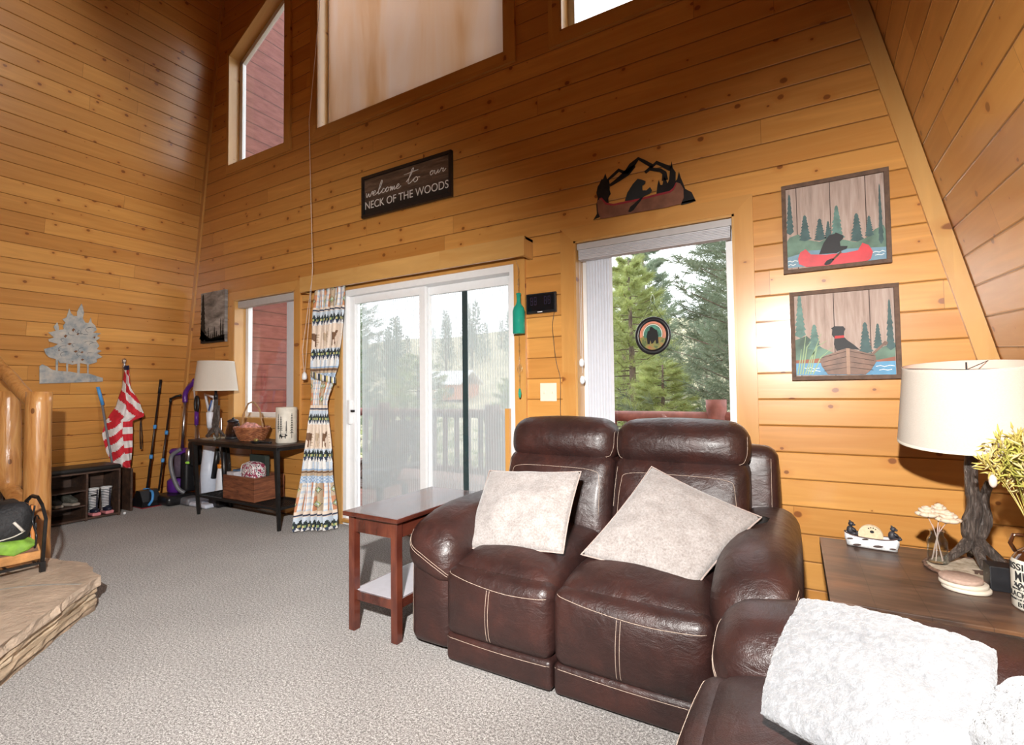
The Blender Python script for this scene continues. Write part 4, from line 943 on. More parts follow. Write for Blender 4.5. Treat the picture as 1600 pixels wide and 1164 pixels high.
# ---------------------------------------------------------------- lamps
M_shade = NT('linen_lamp_shade', .8)
v = M_shade.obj(); M_shade.color(M_shade.ramp(M_shade.noise(M_shade.scale(v, (60, 60, 160)), 3, 2), [(.3, (.72,.69,.60)), (.7, (.82,.79,.71))])); M_shade = M_shade.m
def shade_mat():
    m = M_shade; t = m.node_tree; b = t.nodes['Principled BSDF']; out = t.nodes['Material Output']; tl = t.nodes.new('ShaderNodeBsdfTranslucent'); tl.inputs[0].default_value = (.8,.6,.48,1)
    mx = t.nodes.new('ShaderNodeMixShader'); mx.inputs[0].default_value = .3; t.links.new(b.outputs[0], mx.inputs[1]); t.links.new(tl.outputs[0], mx.inputs[2]); t.links.new(mx.outputs[0], out.inputs[0])
shade_mat()
M_shadein = plain('shade_lining', (.80,.62,.52), .7, var=.03)
def bark():
    k = NT('carved_driftwood', .35); v = k.obj(); f = k.noise(k.scale(v, (40, 40, 7)), 2.2, 5, .65, 1.2)
    k.color(k.ramp(f, [(.3, (.022,.016,.013)), (.52, (.075,.056,.046)), (.74, (.26,.21,.18))])); k.bump(f, .9, .02); return k.m
M_bark = bark()
def rough_tube(bm, pts, rs, n=14, amp=.15, seed=0):
    st = len(bm.verts); pts = smoothpts(pts, 7); m = len(pts)
    rr = [interp_lin(rs, i/(m-1)) for i in range(m)]; tube(bm, pts, rr, n)
    bm.verts.ensure_lookup_table()
    for v in list(bm.verts)[st:]:
        # nearest centre
        c_ = min(pts, key=lambda p: (p-v.co).length_squared); d = v.co-c_
        v.co = c_+d*(1+amp*noise.noise(V((d.x*60, d.y*60, v.co.z*14+seed)))+amp*.5*noise.noise(v.co*70))
def interp_lin(rs, t):
    x = t*(len(rs)-1); i = min(int(x), len(rs)-2); return rs[i]+(rs[i+1]-rs[i])*(x-i)
def lamp(label, c, zt, h, rb, rt, z0s, z1s, tilt=0.0, seed=0):
    x, y = c; t = thing('table_lamp', label, 'lamp', (x, y, zt), 'carved branch table lamps')
    bm = nb(); rough_tube(bm, [(x+.008, y, zt+.055), (x-.012, y, zt+.14), (x+.006, y, zt+.24), (x-.002, y, zt+h*.72), (x+.002, y, zt+h)], [.028,.029,.025,.021,.019], seed=seed)
    for a, L in ((3.5, .11), (-.35, .10), (1.5, .09), (-1.5, .085)):
        rough_tube(bm, [(x, y, zt+.11), (x+.5*L*math.cos(a), y+.5*L*math.sin(a), zt+.058), (x+L*math.cos(a), y+L*math.sin(a), zt+.012)], [.026,.019,.010], 10, seed=a)
    rough_tube(bm, [(x+.012, y, zt+.10), (x+.040, y, zt+.18), (x+.034, y+.004, zt+.26), (x+.054, y, zt+.335)], [.018,.018,.017,.014], 10, seed=3)
    obj('branch_base', bm, M_bark, t, True)
    bm = nb(); lathe(bm, [(0, zt+h), (.020, zt+h), (.020, zt+h+.05), (.014, zt+h+.055), (.014, zt+h+.10), (0, zt+h+.10)], (x, y, 0), 16); obj('socket', bm, M_black, t, True)
    R_ = Matrix.Translation((x, y, (z0s+z1s)/2)) @ Matrix.Rotation(tilt, 4, V((.96, -.28, 0))) @ Matrix.Translation((-x, -y, -(z0s+z1s)/2))
    bm = nb(); lathe(bm, [(rb-.0025, z0s), (rb, z0s), (rb, z0s+.012), (rt, z1s-.012), (rt, z1s), (rt-.0025, z1s)], (x, y, 0), 64); bm.transform(R_); sh = obj('lamp_shade', bm, M_shade, t, True)
    bm = nb(); lathe(bm, [(rb-.003, z0s+.0005), (rt-.003, z1s-.0005)], (x, y, 0), 64); bm.transform(R_); obj('lining', bm, M_shadein, sh, True)
    bm = nb(); lathe(bm, [(rb+.001, z0s), (rb+.0015, z0s+.010), (rb, z0s+.011)], (x, y, 0), 64); bm.transform(R_); obj('edge_trim', bm, plain('cream_hem', (.68,.64,.54), .8, var=.03), sh, True)
    bm = nb()
    for a in (1.0, 3.1, 5.2): tube(bm, [(x, y, z1s-.02), (x+(rt-.002)*math.cos(a), y+(rt-.002)*math.sin(a), z1s-.004)], .0016, 5)
    tube(bm, [(x, y, zt+h+.05), (x, y, z1s+.01)], .003, 6); bm.transform(R_); obj('harp', bm, M_iron, t)
    return t
lamp('branch based table lamp with a wide cream drum shade on the rustic end table', (.605, -.575), .50, .45, .232, .203, .985, 1.300, tilt=.125)
t = lamp('branch table lamp with a white drum shade on the left end of the console table', (-5.27, -.27), .755, .40, .205, .170, 1.245, 1.555, seed=4)
# ---------------------------------------------------------------- things on the end table
TZ = .50
def cyl(bm, c, r, h, n=32, mi=0, bev=.0, sx=1, sy=1):
    st = len(bm.verts)
    b = min(bev, h/2.2)
    lathe(bm, [(0, 0), (r-b, 0), (r, b), (r, h-b), (r-b, h), (0, h)] if b else [(0,0),(r,0),(r,h),(0,h)], (0,0,0), n, mi)
    bm.verts.ensure_lookup_table()
    for v in list(bm.verts)[st:]: v.co = V((v.co.x*sx+c[0], v.co.y*sy+c[1], v.co.z+c[2]))
    return bm
M_slicetop = NT('wood_slice_print', .7); v = M_slicetop.obj()
M_slicetop.color(M_slicetop.ramp(M_slicetop.noise(v, 34, 4, .7), [(.35, (.30,.24,.16)), (.6, (.55,.48,.38))])); M_slicetop = M_slicetop.m
M_barkrim = plain('rough_bark', (.16,.09,.06), .9, var=.5, scale=60, bump=.8)
s = thing('bark_edged_mat', 'round bark edged wood mat with a moose picture under the lamp on the end table', 'mat', (.585, -.665, TZ))
bm = nb(); cyl(bm, (.585, -.665, TZ+.0005), .150, .010, 48, bev=.003); obj('slice', bm, M_slicetop, s)
bm = nb(); n = 60; tube(bm, [(.585+.150*math.cos(2*PI*k/n)*(1+.02*math.sin(k*2.3)), -.665+.150*math.sin(2*PI*k/n)*(1+.02*math.sin(k*1.7)), TZ+.0075) for k in range(n)], .007, 7, closed=True); obj('bark_rim', bm, M_barkrim, s, True)
mp = [(-.05,-.03),(-.046,.0),(-.05,.012),(-.03,.02),(.0,.022),(.012,.034),(.008,.045),(.022,.04),(.034,.046),(.032,.034),(.05,.018),(.04,.012),(.026,.014),(.024,-.03),(.017,-.03),(.015,-.004),(-.02,-.006),(-.03,-.03),(-.037,-.03),(-.036,-.008),(-.043,-.03)]
bm = nb(); prism(bm, [(.625+a*1.1+.1*b, -.70+b*1.2-.2*a, TZ+.0108) for a, b in mp], (0,0,.0006)); obj('moose_print', bm, plain('faded_brown_ink', (.10,.06,.045), .8), s)
# jar of sola flowers
s = thing('flower_jar', 'small clear jar holding three cream wooden flowers beside the lamp', 'jar', (.478, -.640, TZ+.011))
jx, jy, jz = .478, -.640, TZ+.0115
bm = nb(); lathe(bm, [(0,0),(.030,0),(.033,.004),(.033,.088),(.028,.100),(.022,.106),(.022,.122),(.025,.124),(.025,.128),(.020,.128),(.020,.108),(.026,.098),(.0305,.087),(.0305,.006),(0,.005)], (jx, jy, jz), 28); obj('glass', bm, M_clear, s, True)
M_sola = plain('cream_sola_petals', (.64,.52,.40), .85, var=.1, scale=60)
rnd = random.Random(2)
for (dx, dy, dz, r_) in ((-.028, 0, .185, .032), (.012, .012, .20, .027), (.035, -.012, .172, .034)):
    fl = nb(); c_ = V((jx+dx, jy+dy, jz+dz))
    for L in range(4):
        for k in range(6):
            a = 2*PI*k/6+L*.5; rr = r_*(1.15-.20*L); tl = .15+.38*L
            st = len(fl.verts); bmesh.ops.create_icosphere(fl, subdivisions=2, radius=1)
            fl.verts.ensure_lookup_table()
            M_ = Matrix.Translation(c_+V((0,0,.006*L))) @ Matrix.Rotation(a, 4, 'Z') @ Matrix.Rotation(-tl, 4, 'Y') @ Matrix.Translation((rr*.55, 0, 0)) @ Matrix.Diagonal((rr*.55, rr*.5, rr*.26, 1))
            for v_ in list(fl.verts)[st:]: v_.co = M_ @ v_.co
    f_ = obj('flower', fl, M_sola, s, True)
bm = nb()
for (dx, dy, dz) in ((-.028, 0, .185), (.012, .012, .20), (.035, -.012, .172)):
    tube(bm, smoothpts([(jx-dx*.5, jy-dy*.5, jz+.008), (jx+dx*.1, jy, jz+.11), (jx+dx, jy+dy, jz+dz)], 5), .0016, 6)
for a in (.4, 2.3, 4.2): tube(bm, [(jx+.02*math.cos(a), jy+.02*math.sin(a), jz+.008), (jx-.014*math.cos(a), jy-.014*math.sin(a), jz+.15)], .0014, 6)
obj('reed_stems', bm, plain('pale_reed_sticks', (.55,.40,.34), .7), s)
# oval coasters
M_coast = plain('cream_coaster_edge', (.62,.55,.45), .6, var=.05); M_cork = plain('dusty_pink_cork', (.40,.28,.22), .9, var=.15, scale=90)
for i in range(3):
    s = obj('coaster', cyl(nb(), (.505-.006*i, -.890+.004*i, TZ+.0006+.0138*i), .060, .0130, 40, bev=.002, sx=1.12 if i < 2 else 1.0), M_coast if i < 2 else M_cork, None, True)
    tag(s, ('cream round coaster at the bottom of the stack on the end table', 'cream round coaster in the middle of the stack on the end table', 'pinkish brown cork coaster on top of the stack on the end table')[i], 'coaster', 'stacked coasters on the end table')
# canoe coaster holder with two bears
s = thing('canoe_coaster_holder', 'white birch bark canoe figurine with a black bear at each end near the wall', 'figurine', (.275, -.50, TZ))
c0 = V((.278, -.505, TZ+.001)); ax = V((1, -.16, 0)).normalized(); ay = V((.16, 1, 0)).normalized()
def birch():
    k = NT('birch_bark_paint', .5); v = k.obj(); k.color(k.ramp(k.noise(v, 60, 3, .7), [(.35, (.62,.66,.68)), (.55, (.84,.85,.85))])); k.bump(k.noise(v, 120, 2), .5, .003); return k.m
bm = nb(); NS = 22; prev = None
for i in range(NS+1):
    t_ = 2*i/NS-1; x = t_*.098; w = .030*math.sqrt(max(0, 1-abs(t_)**3))+.003; rise = .012*abs(t_)**3; h = .048
    prof = [(-w*.45, 0), (-w*.9, .010), (-w, h*.7), (-w, h+rise), (-w+.004, h+rise), (-w*.8, h*.6), (0, h*.55), (w*.8, h*.6), (w-.004, h+rise), (w, h+rise), (w, h*.7), (w*.9, .010), (w*.45, 0)]
    ring_ = [bm.verts.new(c0+ax*(x*(1 if z > .02 else .93))+ay*y+V((0, 0, z))) for y, z in prof]
    if prev:
        for a in range(len(prof)): bm.faces.new((prev[a], prev[(a+1)%len(prof)], ring_[(a+1)%len(prof)], ring_[a]))
    else: bm.faces.new(ring_[::-1])
    prev = ring_
bm.faces.new(prev); obj('birch_canoe', bm, birch(), s, True)
bm = nb()
for (a, z, r_) in ((-.075,.036,.010),(-.05,.014,.012),(.025,.020,.014),(.075,.016,.009),(-.02,.043,.010)):
    w = .031*math.sqrt(max(0, 1-abs(a/.098)**3))+.003
    P = [c0+ax*(a+r_*math.cos(q)*1.3)-ay*(w*(.97 if z > .02 else .93)+.0018)+V((0,0,z+r_*.36*math.sin(q)+.15*r_*math.cos(q))) for q in [2*PI*k/12 for k in range(12)]]; prism(bm, P, -ay*.0012)
obj('bark_marks', bm, plain('dark_bark_mark', (.06,.035,.03), .7), s)
bm = nb()
for sg in (-1, 1): tube(bm, [c0+ax*(t_*.098)+ay*sg*(.030*math.sqrt(max(0, 1-abs(t_)**3))+.002)+V((0,0,.049+.012*abs(t_)**3)) for t_ in [k/10-1 for k in range(21)]], .0028, 6)
obj('gunwale', bm, plain('dark_gunwale', (.09,.055,.05), .6), s, True)
M_bear = plain('charcoal_bear', (.035,.035,.042), .5, var=.3, bump=.4)
def ball(bm, c, r, sub=2):
    st = len(bm.verts); bmesh.ops.create_icosphere(bm, subdivisions=sub, radius=1); bm.verts.ensure_lookup_table()
    r = r if isinstance(r, tuple) else (r, r, r)
    for v_ in list(bm.verts)[st:]: v_.co = V((v_.co.x*r[0], v_.co.y*r[1], v_.co.z*r[2]))+V(c)
for a, fx in ((-.076, 1), (.074, 1)):
    bm = nb(); p = c0+ax*a+V((0, 0, .052))
    ball(bm, p+V((0,0,.016)), (.015,.014,.020)); ball(bm, p+V((.004*fx,0,.044)), (.0115,.011,.011)); ball(bm, p+V((.014*fx,-.003,.041)), (.006,.005,.005))
    for sg in (-1, 1): ball(bm, p+V((.000,sg*.008,.054)), .004); tube(bm, [p+V((.004,sg*.011,.026)), p+V((.020,sg*.010,.016))], [.006,.0045], 7); tube(bm, [p+V((.004,sg*.010,.004)), p+V((.024,sg*.011,.004))], [.008,.006], 7); ball(bm, p+V((.026,sg*.011,.006)), .0065)
    obj('bear', bm, M_bear, s, True)
M_cst = plain('cork_coaster', (.62,.48,.32), .8, var=.12, scale=80)
for i in range(4):
    P = [c0+ax*(-.002+.045*math.cos(q))+ay*(-.012+.007*i)+V((0,0,.056+.045*math.sin(q))) for q in [2*PI*k/30 for k in range(30)]]
    c_ = tag(obj('round_coaster', prism(nb(), P, ay*.004), M_cst), ('cork coaster standing in the canoe figurine, front one with a paw print', 'cork coaster in the canoe figurine, just behind the front one', 'cork coaster in the canoe figurine, third from the front', 'cork coaster in the canoe figurine, rearmost by the wall')[i], 'coaster', 'coasters in the canoe figurine')
    if i == 0:
        b2 = nb()
        for dx, dz, r_ in ((0, .0, .008), (-.012, .013, .003), (-.004, .017, .003), (.005, .017, .003), (.013, .012, .003)):
            prism(b2, [c0+ax*(.004+dx+r_*math.cos(q))-ay*.0122+V((0,0,.075+dz+r_*.8*math.sin(q))) for q in [2*PI*k/10 for k in range(10)]], -ay*.0008)
        obj('paw_print', b2, M_ink, c_)
# black box
s = tag(obj('black_box', bx(.575, .665, -.865, -.79, TZ+.001, TZ+.085, bev=.003), M_black), 'small plain black box behind the beer bottle', 'box')
# beer bottle
s = thing('beer_bottle', 'cream and brown glass beer jug reading MISSISSIPPI MUD at the right edge of the table', 'bottle', (.655, -1.0, TZ))
bxx, byy, rb = .655, -1.0, .062
M_cl = plain('cream_bottle_label', (.66,.63,.54), .4, var=.05)
k_ = NT('brown_bottle_glass', .08); k_.color((.055,.018,.006)); k_.b.inputs['Coat Weight'].default_value = .6; M_amber = k_.m
bm = nb(); lathe(bm, [(0,.0),(rb-.006,.0),(rb,.008),(rb,.140),(rb*.93,.158)], (bxx, byy, TZ+.001), 48); obj('painted_body', bm, M_cl, s, True)
bm = nb(); lathe(bm, [(rb*.93,.158),(rb*.75,.178),(rb*.42,.195),(rb*.32,.205),(rb*.30,.238),(rb*.38,.240),(rb*.38,.252),(rb*.24,.252),(rb*.22,.2)], (bxx, byy, TZ+.001), 40); obj('neck', bm, M_amber, s, True)
bm = nb(); tube(bm, [(bxx-rb*.34, byy, TZ+.235), (bxx-rb*.85, byy, TZ+.232), (bxx-rb*.98, byy, TZ+.205), (bxx-rb*.8, byy, TZ+.18)], .006, 8); obj('finger_loop', bm, M_amber, s, True)
def wrap_text(body, w, h, z, mat, parent, a0):
    o = text_obj(body, w, h, (0, 0, 0), mat, parent, 'printed_words', rot=(0,0,0), weight=.012)
    for v_ in o.data.vertices:
        a = a0+(v_.co.x-w/2)/rb; r_ = rb+.0005+(v_.co.z if abs(v_.co.z) < .001 else .0005)
        v_.co = V((bxx+r_*math.cos(a), byy+r_*math.sin(a), z+v_.co.y))
a0 = math.atan2(-3.2+1.0, 0-.655)-.42
for body, w, h, z in (('MISSISSIPPI', .150, .021, .128), ('MUD', .062, .030, .093), ('BLACK & TAN', .125, .017, .043), ('A BLEND OF PORTER & PILSNER', .120, .006, .032), ('BEER', .050, .014, .013), ('BREWED AND BOTTLED', .090, .005, .065)):
    wrap_text(body, w, h, TZ+z, M_ink, s, a0)
bm = nb(); 
for i in range(24):
    a = a0-.55+i*1.1/24
    for k in range(2):
        z = TZ+.078+.006*math.sin(i*.9+k*2)+(k*.004); ball(bm, (bxx+(rb+.0004)*math.cos(a), byy+(rb+.0004)*math.sin(a), z), (.0022,.0022,.0022+.0015*(i % 3)), 1)
obj('river_scene_print', bm, M_ink, s)
# dried oats
s = thing('dried_oats', 'bunch of dried straw coloured oat grass standing in the beer bottle', 'dried plant', (.655, -1.0, TZ+.24))
M_oat = [plain('oat_straw', (.50,.40,.09), .7, var=.2), plain('oat_green_gold', (.36,.34,.06), .7, var=.2), plain('oat_pale', (.60,.50,.22), .7, var=.2)]
rnd = random.Random(11)
for i in range(26):
    bm = nb(); a = rnd.random()*2*PI; sp = rnd.random()**.7*.125; H_ = .15+rnd.random()*.16
    base = V((bxx+.008*math.cos(a), byy+.008*math.sin(a), TZ+.10)); mid = V((bxx+.012*math.cos(a), byy+.012*math.sin(a), TZ+.25)); tip = V((bxx+sp*math.cos(a)+.01, byy+sp*math.sin(a), TZ+.27+H_*(1-.9*sp)))
    cvp = smoothpts([base, mid, mid.lerp(tip, .5)+V((0,0,.03)), tip], 7); tube(bm, cvp, .0011, 5)
    for j in range(34):
        t_ = .30+.70*j/34; p = cvp[min(len(cvp)-1, int(14+(len(cvp)-15)*(j/33)))]
        d = V((rnd.gauss(0,1), rnd.gauss(0,1), rnd.gauss(.8,1)-.1)).normalized(); q = p+d*.016; L = .016+rnd.random()*.012
        dd = (d+V((0,0,rnd.choice((.7,-.5))))).normalized(); tube(bm, [p, q, q+dd*L*.4, q+dd*L, q+dd*(L+.008)], [.0006, .0009, .0036, .0018, .0003], 5)
    obj('stem', bm, M_oat[i % 3], s, True)
bm = nb(); ball(bm, (.552, -1.03, .905), (.011,.011,.022)); obj('pale_bud', bm, plain('pinkish_seed_pod', (.70,.55,.46), .6), s, True)

# ---------------------------------------------------------------- console table and things
M_dkwood = plain('espresso_board', (.040,.026,.020), .35, var=.35, scale=18)
t = thing('console_table', 'dark metal and wood console table with a mesh lower shelf under the left window', 'console table', (-4.65, -.27, 0))
x0, x1, y0, y1, CZ = -5.40, -3.955, -.475, -.075, .752
obj('tabletop', bx(x0, x1, y0, y1, CZ-.022, CZ, bev=.003), M_dkwood, t)
bm = nb()
for q in ((x0+.03, x1-.03, y0+.02, y0+.04), (x0+.03, x1-.03, y1-.04, y1-.02), (x0+.03, x0+.05, y0+.03, y1-.03), (x1-.05, x1-.03, y0+.03, y1-.03)): box(bm, q[0], q[1], q[2], q[3], CZ-.055, CZ-.022)
obj('apron', bm, M_iron, t)
for lx, fx in ((x0+.05, x0+.15), (x1-.05, x1-.01)):
    for ly in (y0+.035, y1-.035):
        bm = nb(); tube(bm, [(lx, ly, CZ-.03), (lerp(lx, fx, .5), ly, .38), (fx, ly, 0)], [.026, .022, .016], 4); obj('leg', bm, M_iron, t)
bm = nb(); sx0, sx1 = x0+.13, x1-.02
for ly in (y0+.035, y1-.035): box(bm, sx0, sx1, ly-.01, ly+.01, .175, .200)
for lx in (sx0, sx1-.02): box(bm, lx, lx+.02, y0+.04, y1-.04, .175, .200)
for k in range(56): xx = sx0+.02+(sx1-sx0-.04)*k/55; box(bm, xx-.0015, xx+.0015, y0+.045, y1-.045, .186, .190)
for k in range(14): yy = y0+.05+(y1-y0-.1)*k/13; box(bm, sx0+.02, sx1-.02, yy-.0015, yy+.0015, .190, .193)
obj('mesh_shelf', bm, M_iron, t)
# carafe
s = thing('glass_carafe', 'small glass carafe with a black lid between the lamp and the wicker basket', 'carafe', (-4.99, -.25, CZ))
c_ = (-4.99, -.25, CZ+.001)
bm = nb(); lathe(bm, [(0,0),(.055,0),(.066,.02),(.070,.06),(.060,.11),(.048,.15),(.050,.172),(.047,.172),(.045,.15),(.056,.11),(.066,.06),(.060,.018),(0,.006)], c_, 28); obj('glass', bm, glass('smoky_glass', (.55,.50,.50), 1.5), s, True)
bm = nb(); lathe(bm, [(0,.172),(.053,.172),(.053,.182),(.038,.195),(.012,.20),(.012,.212),(0,.214)], c_, 24); lathe(bm, [(.058,0),(.072,.004),(.072,.02),(.066,.022)], c_, 24); obj('lid', bm, M_black, s, True)
bm = nb(); tube(bm, smoothpts([(c_[0]+.048, c_[1], CZ+.165), (c_[0]+.095, c_[1], CZ+.16), (c_[0]+.105, c_[1], CZ+.10), (c_[0]+.072, c_[1], CZ+.055)], 5), .007, 8); obj('handle', bm, M_black, s, True)
s = thing('glass_bowl', 'little clear glass cup standing in front of the carafe', 'cup', (-5.06, -.36, CZ))
bm = nb(); lathe(bm, [(0,0),(.025,0),(.03,.004),(.042,.05),(.040,.05),(.028,.008),(0,.007)], (-5.06, -.37, CZ+.001), 20); obj('cup', bm, M_clear, s, True)
tag(obj('lace_doily', cyl(nb(), (-5.26, -.29, CZ+.0006), .125, .002, 36, sx=1, sy=1), plain('tan_lace', (.42,.33,.22), .9, var=.4, scale=120)), 'round tan doily under the lamp on the console table', 'doily')
# basket
def wicker():
    k = NT('red_brown_wicker', .5); v = k.obj(); k.color(k.ramp(k.noise(v, 30, 2), [(.3, (.20,.06,.025)), (.7, (.48,.19,.08))])); return k.m
M_wick = wicker()
s = thing('wicker_basket', 'oval reddish wicker basket with a tall hoop handle on the console table', 'basket', (-4.62, -.28, CZ))
bc = V((-4.62, -.28, CZ+.002))
def brad(h): return .115+.065*(h/.115)**.7
bm = nb(); nk = 40; prof = [(brad(h)*.96, h) for h in (.002,.03,.06,.09,.115)]
st = lathe(bm, [(0,.002)]+prof, (0,0,0), 40)
for v_ in bm.verts: v_.co = V((v_.co.x*1.0, v_.co.y*.78, v_.co.z))+bc
obj('lining', bm, M_wick, s, True)
bm = nb()
for r_ in range(11):
    h = .006+r_*.0108; n = 96; tube(bm, [bc+V(((brad(h)+.0045*(1 if ((k//3)+r_) % 2 else -1))*math.cos(2*PI*k/n), .78*(brad(h)+.0045*(1 if ((k//3)+r_) % 2 else -1))*math.sin(2*PI*k/n), h)) for k in range(n)], .0048, 5, closed=True)
obj('weave', bm, M_wick, s, True)
bm = nb(); n = 60
for ph in (0, PI): tube(bm, [bc+V((brad(.12)*1.02*math.cos(2*PI*k/n), .78*brad(.12)*1.02*math.sin(2*PI*k/n), .125+.007*math.sin(k*1.3+ph))) for k in range(n)], .007, 6, closed=True)
obj('braided_rim', bm, M_wick, s, True)
bm = nb(); hp = [bc+V((.165*math.cos(q), 0, .10+.275*math.sin(q))) for q in [PI*k/24 for k in range(25)]]; tube(bm, hp, .006, 7); tube(bm, [p+V((0,.010*math.sin(i*1.2),.004*math.cos(i*1.2))) for i, p in enumerate(hp)], .005, 6); obj('hoop_handle', bm, plain('light_wicker_handle', (.38,.22,.10), .5), s, True)
bm = nb(); bmesh.ops.create_icosphere(bm, subdivisions=4, radius=1)
for v_ in bm.verts: v_.co = V((v_.co.x*.125, v_.co.y*.095, v_.co.z*.06*(1+.5*noise.noise(v_.co*2.6))))+bc+V((-.03,0,.105))
tag(obj('gingham_cloth', bm, plain('pink_check_cloth', (.62,.30,.26), .9, var=.5, scale=45), None, True), 'crumpled pink checked cloth lying inside the wicker basket', 'cloth')
# lantern
s = thing('birch_lantern', 'white cylinder candle holder painted with black pines and a bear on the console table', 'candle holder', (-4.12, -.26, CZ))
lc = V((-4.12, -.26, CZ+.001)); lr = .092
bm = nb(); lathe(bm, [(0,0),(lr-.004,0),(lr,.005),(lr,.325),(lr-.003,.329),(lr-.007,.325),(lr-.007,.01),(0,.008)], lc, 48); obj('cylinder', bm, plain('birch_white_wrap', (.66,.62,.54), .6, var=.12, scale=22), s, True)
bm = nb(); aa = math.atan2(-3.2+.26, 4.12)
def cylpoly(pts, da):
    P = []
    for x, z in pts: a = aa+da+x/lr; P.append(lc+V((lr*math.cos(a), lr*math.sin(a), z)))
    c2 = lc+V((0,0,sum(z for _, z in pts)/len(pts)))
    d = V((math.cos(aa+da), math.sin(aa+da), 0)); prism(bm, [p+d*.001 for p in P], d*.0012)
def minitree(x, z0, z1, w, da):
    n = 8
    cylpoly([(x-.0022, z0), (x+.0022, z0), (x+.0018, z1), (x-.0018, z1)], da)
    for k in range(n):
        z = lerp(z0+(z1-z0)*.22, z1, k/n); ww = w*(1-.75*k/n)
        cylpoly([(x-ww, z-.006), (x, z+.003), (x+ww, z-.006), (x+ww*.9, z), (x, z+.011), (x-ww*.9, z)], da)
minitree(0, .085, .25, .016, -.52); minitree(0, .10, .27, .010, -.80); minitree(0, .09, .205, .009, -.02); minitree(0, .045, .275, .017, .50)
cylpoly([(-.036,.045),(-.036,.062),(-.040,.070),(-.032,.084),(-.012,.088),(.006,.084),(.020,.088),(.026,.080),(.036,.072),(.030,.066),(.020,.064),(.020,.045),(.013,.045),(.011,.060),(-.008,.060),(-.012,.045),(-.019,.045),(-.021,.060),(-.028,.058),(-.029,.045)], -.28)
obj('painted_scene', bm, M_ink, s)
s = thing('black_saucer', 'flat black cord coil and saucer lying in front of the white candle holder', 'saucer', (-4.36, -.385, CZ))
bm = nb(); lathe(bm, [(0,0),(.05,0),(.072,.014),(.069,.016),(.048,.005),(0,.005)], (-4.36, -.385, CZ+.001), 28); obj('dish', bm, M_black, s, True)
bm = nb(); tube(bm, smoothpts([(-4.36,-.385,CZ+.02),(-4.27,-.40,CZ+.012),(-4.20,-.38,CZ+.008),(-4.20,-.36,CZ+.008)], 5), .008, 7); obj('cord', bm, M_black, s, True)
bm = nb(); ball(bm, (-4.37,-.40,CZ+.026), (.028,.02,.016)); tag(obj('gold_pin', bm, plain('dull_gold', (.42,.33,.12), .4, metal=.6), None, True), 'small dull gold trinket lying on the black saucer', 'trinket')
# crate
def cratewood():
    k = NT('reddish_crate_wood', .6); v = k.obj(); k.color(k.ramp(k.noise(k.scale(v, (3, 3, 22)), 2, 4, .65, .6), [(.3, (.07,.022,.012)), (.5, (.19,.065,.030)), (.72, (.30,.115,.05))])); k.bump(k.noise(v, 40, 3), .3, .004); return k.m
M_crate = cratewood()
s = thing('wooden_crate', 'old reddish wooden crate on the lower shelf of the console table', 'crate', (-4.62, -.25, .2))
x0, x1, y0, y1, z0, z1 = -4.86, -4.36, -.42, -.11, .2015, .425
for i, q in enumerate(((x0, x1, y0, y0+.015, z0, z1), (x0, x1, y1-.015, y1, z0, z1))): obj('side_board', bx(*q, bev=.002), M_crate, s)
for q in ((x0, x0+.018, y0+.0155, y1-.0155, z0, z1), (x1-.018, x1, y0+.0155, y1-.0155, z0, z1)): obj('end_board', bx(*q, bev=.002), M_crate, s)
obj('bottom_board', bx(x0+.019, x1-.019, y0+.016, y1-.016, z0, z0+.012), M_crate, s)
bm = nb(); P = [(-.10,0),(.10,0),(.112,.05),(.10,.115),(.06,.145),(-.04,.145),(-.085,.12),(-.108,.06)]
k = NT('black_white_quilting', .8); v = k.obj(); vo = k.n('ShaderNodeTexVoronoi'); vo.inputs['Scale'].default_value = 46; k.l(v, vo.inputs['Vector'])
k.color(k.ramp(vo.outputs['Distance'], [(.28, (.02,.02,.03)), (.34, (.75,.72,.72)), (.52, (.75,.70,.70)), (.6, (.30,.04,.09))])); M_quilt = k.m
s = thing('quilted_bag', 'black and white patterned quilted bag sticking out of the wooden crate', 'bag', (-4.56, -.3, .36))
def bag_f(p): return p
bm = nb(); sbox(bm, -4.70, -4.45, -.35, -.22, .3, .545, r=.06, n=8, puff=(.01,.02,.01)); obj('body', bm, M_quilt, s, True)
bm = nb(); tube(bm, smoothpts([(-4.68,-.352,.44),(-4.66,-.354,.52),(-4.575,-.354,.545),(-4.49,-.354,.52),(-4.47,-.352,.44)], 6), .004, 6); obj('zip', bm, M_white, s, True)
tag(obj('folded_box', bx(-4.80, -4.55, -.19, -.14, .23, .60, bev=.004), plain('dark_green_board', (.03,.045,.04), .6)), 'dark green grey box standing at the back of the crate', 'box')
tag(obj('paper_stack', bx(-4.835, -4.72, -.40, -.13, .36, .452, bev=.003), plain('pale_grey_paper', (.55,.53,.56), .7)), 'pale grey box of papers at the left end of the crate', 'box')
tag(obj('blue_notebook', bx(-4.82, -4.73, -.35, -.15, .4535, .468, bev=.003), plain('slate_blue_cover', (.07,.13,.22), .5)), 'slate blue notebook lying on the pale box in the crate', 'notebook')
bm = nb(); tube(bm, smoothpts([(-5.02, -.03, .73), (-5.03, -.02, .5), (-4.98, -.03, .25), (-4.7, -.04, .03), (-4.0, -.04, .02)], 6), .003, 6)
tag(obj('lamp_cord', bm, M_black, None, True), 'thin black electric cord hanging behind the console table at its left', 'cord')
bm = nb(); tube(bm, smoothpts([(-3.93, -.03, .75), (-3.92, -.03, .5), (-3.96, -.03, .33), (-4.15, -.035, .20)], 6), .003, 6)
tag(obj('extension_lead', bm, M_black, None, True), 'thin black cord hanging down the wall beside the curtain', 'cord')

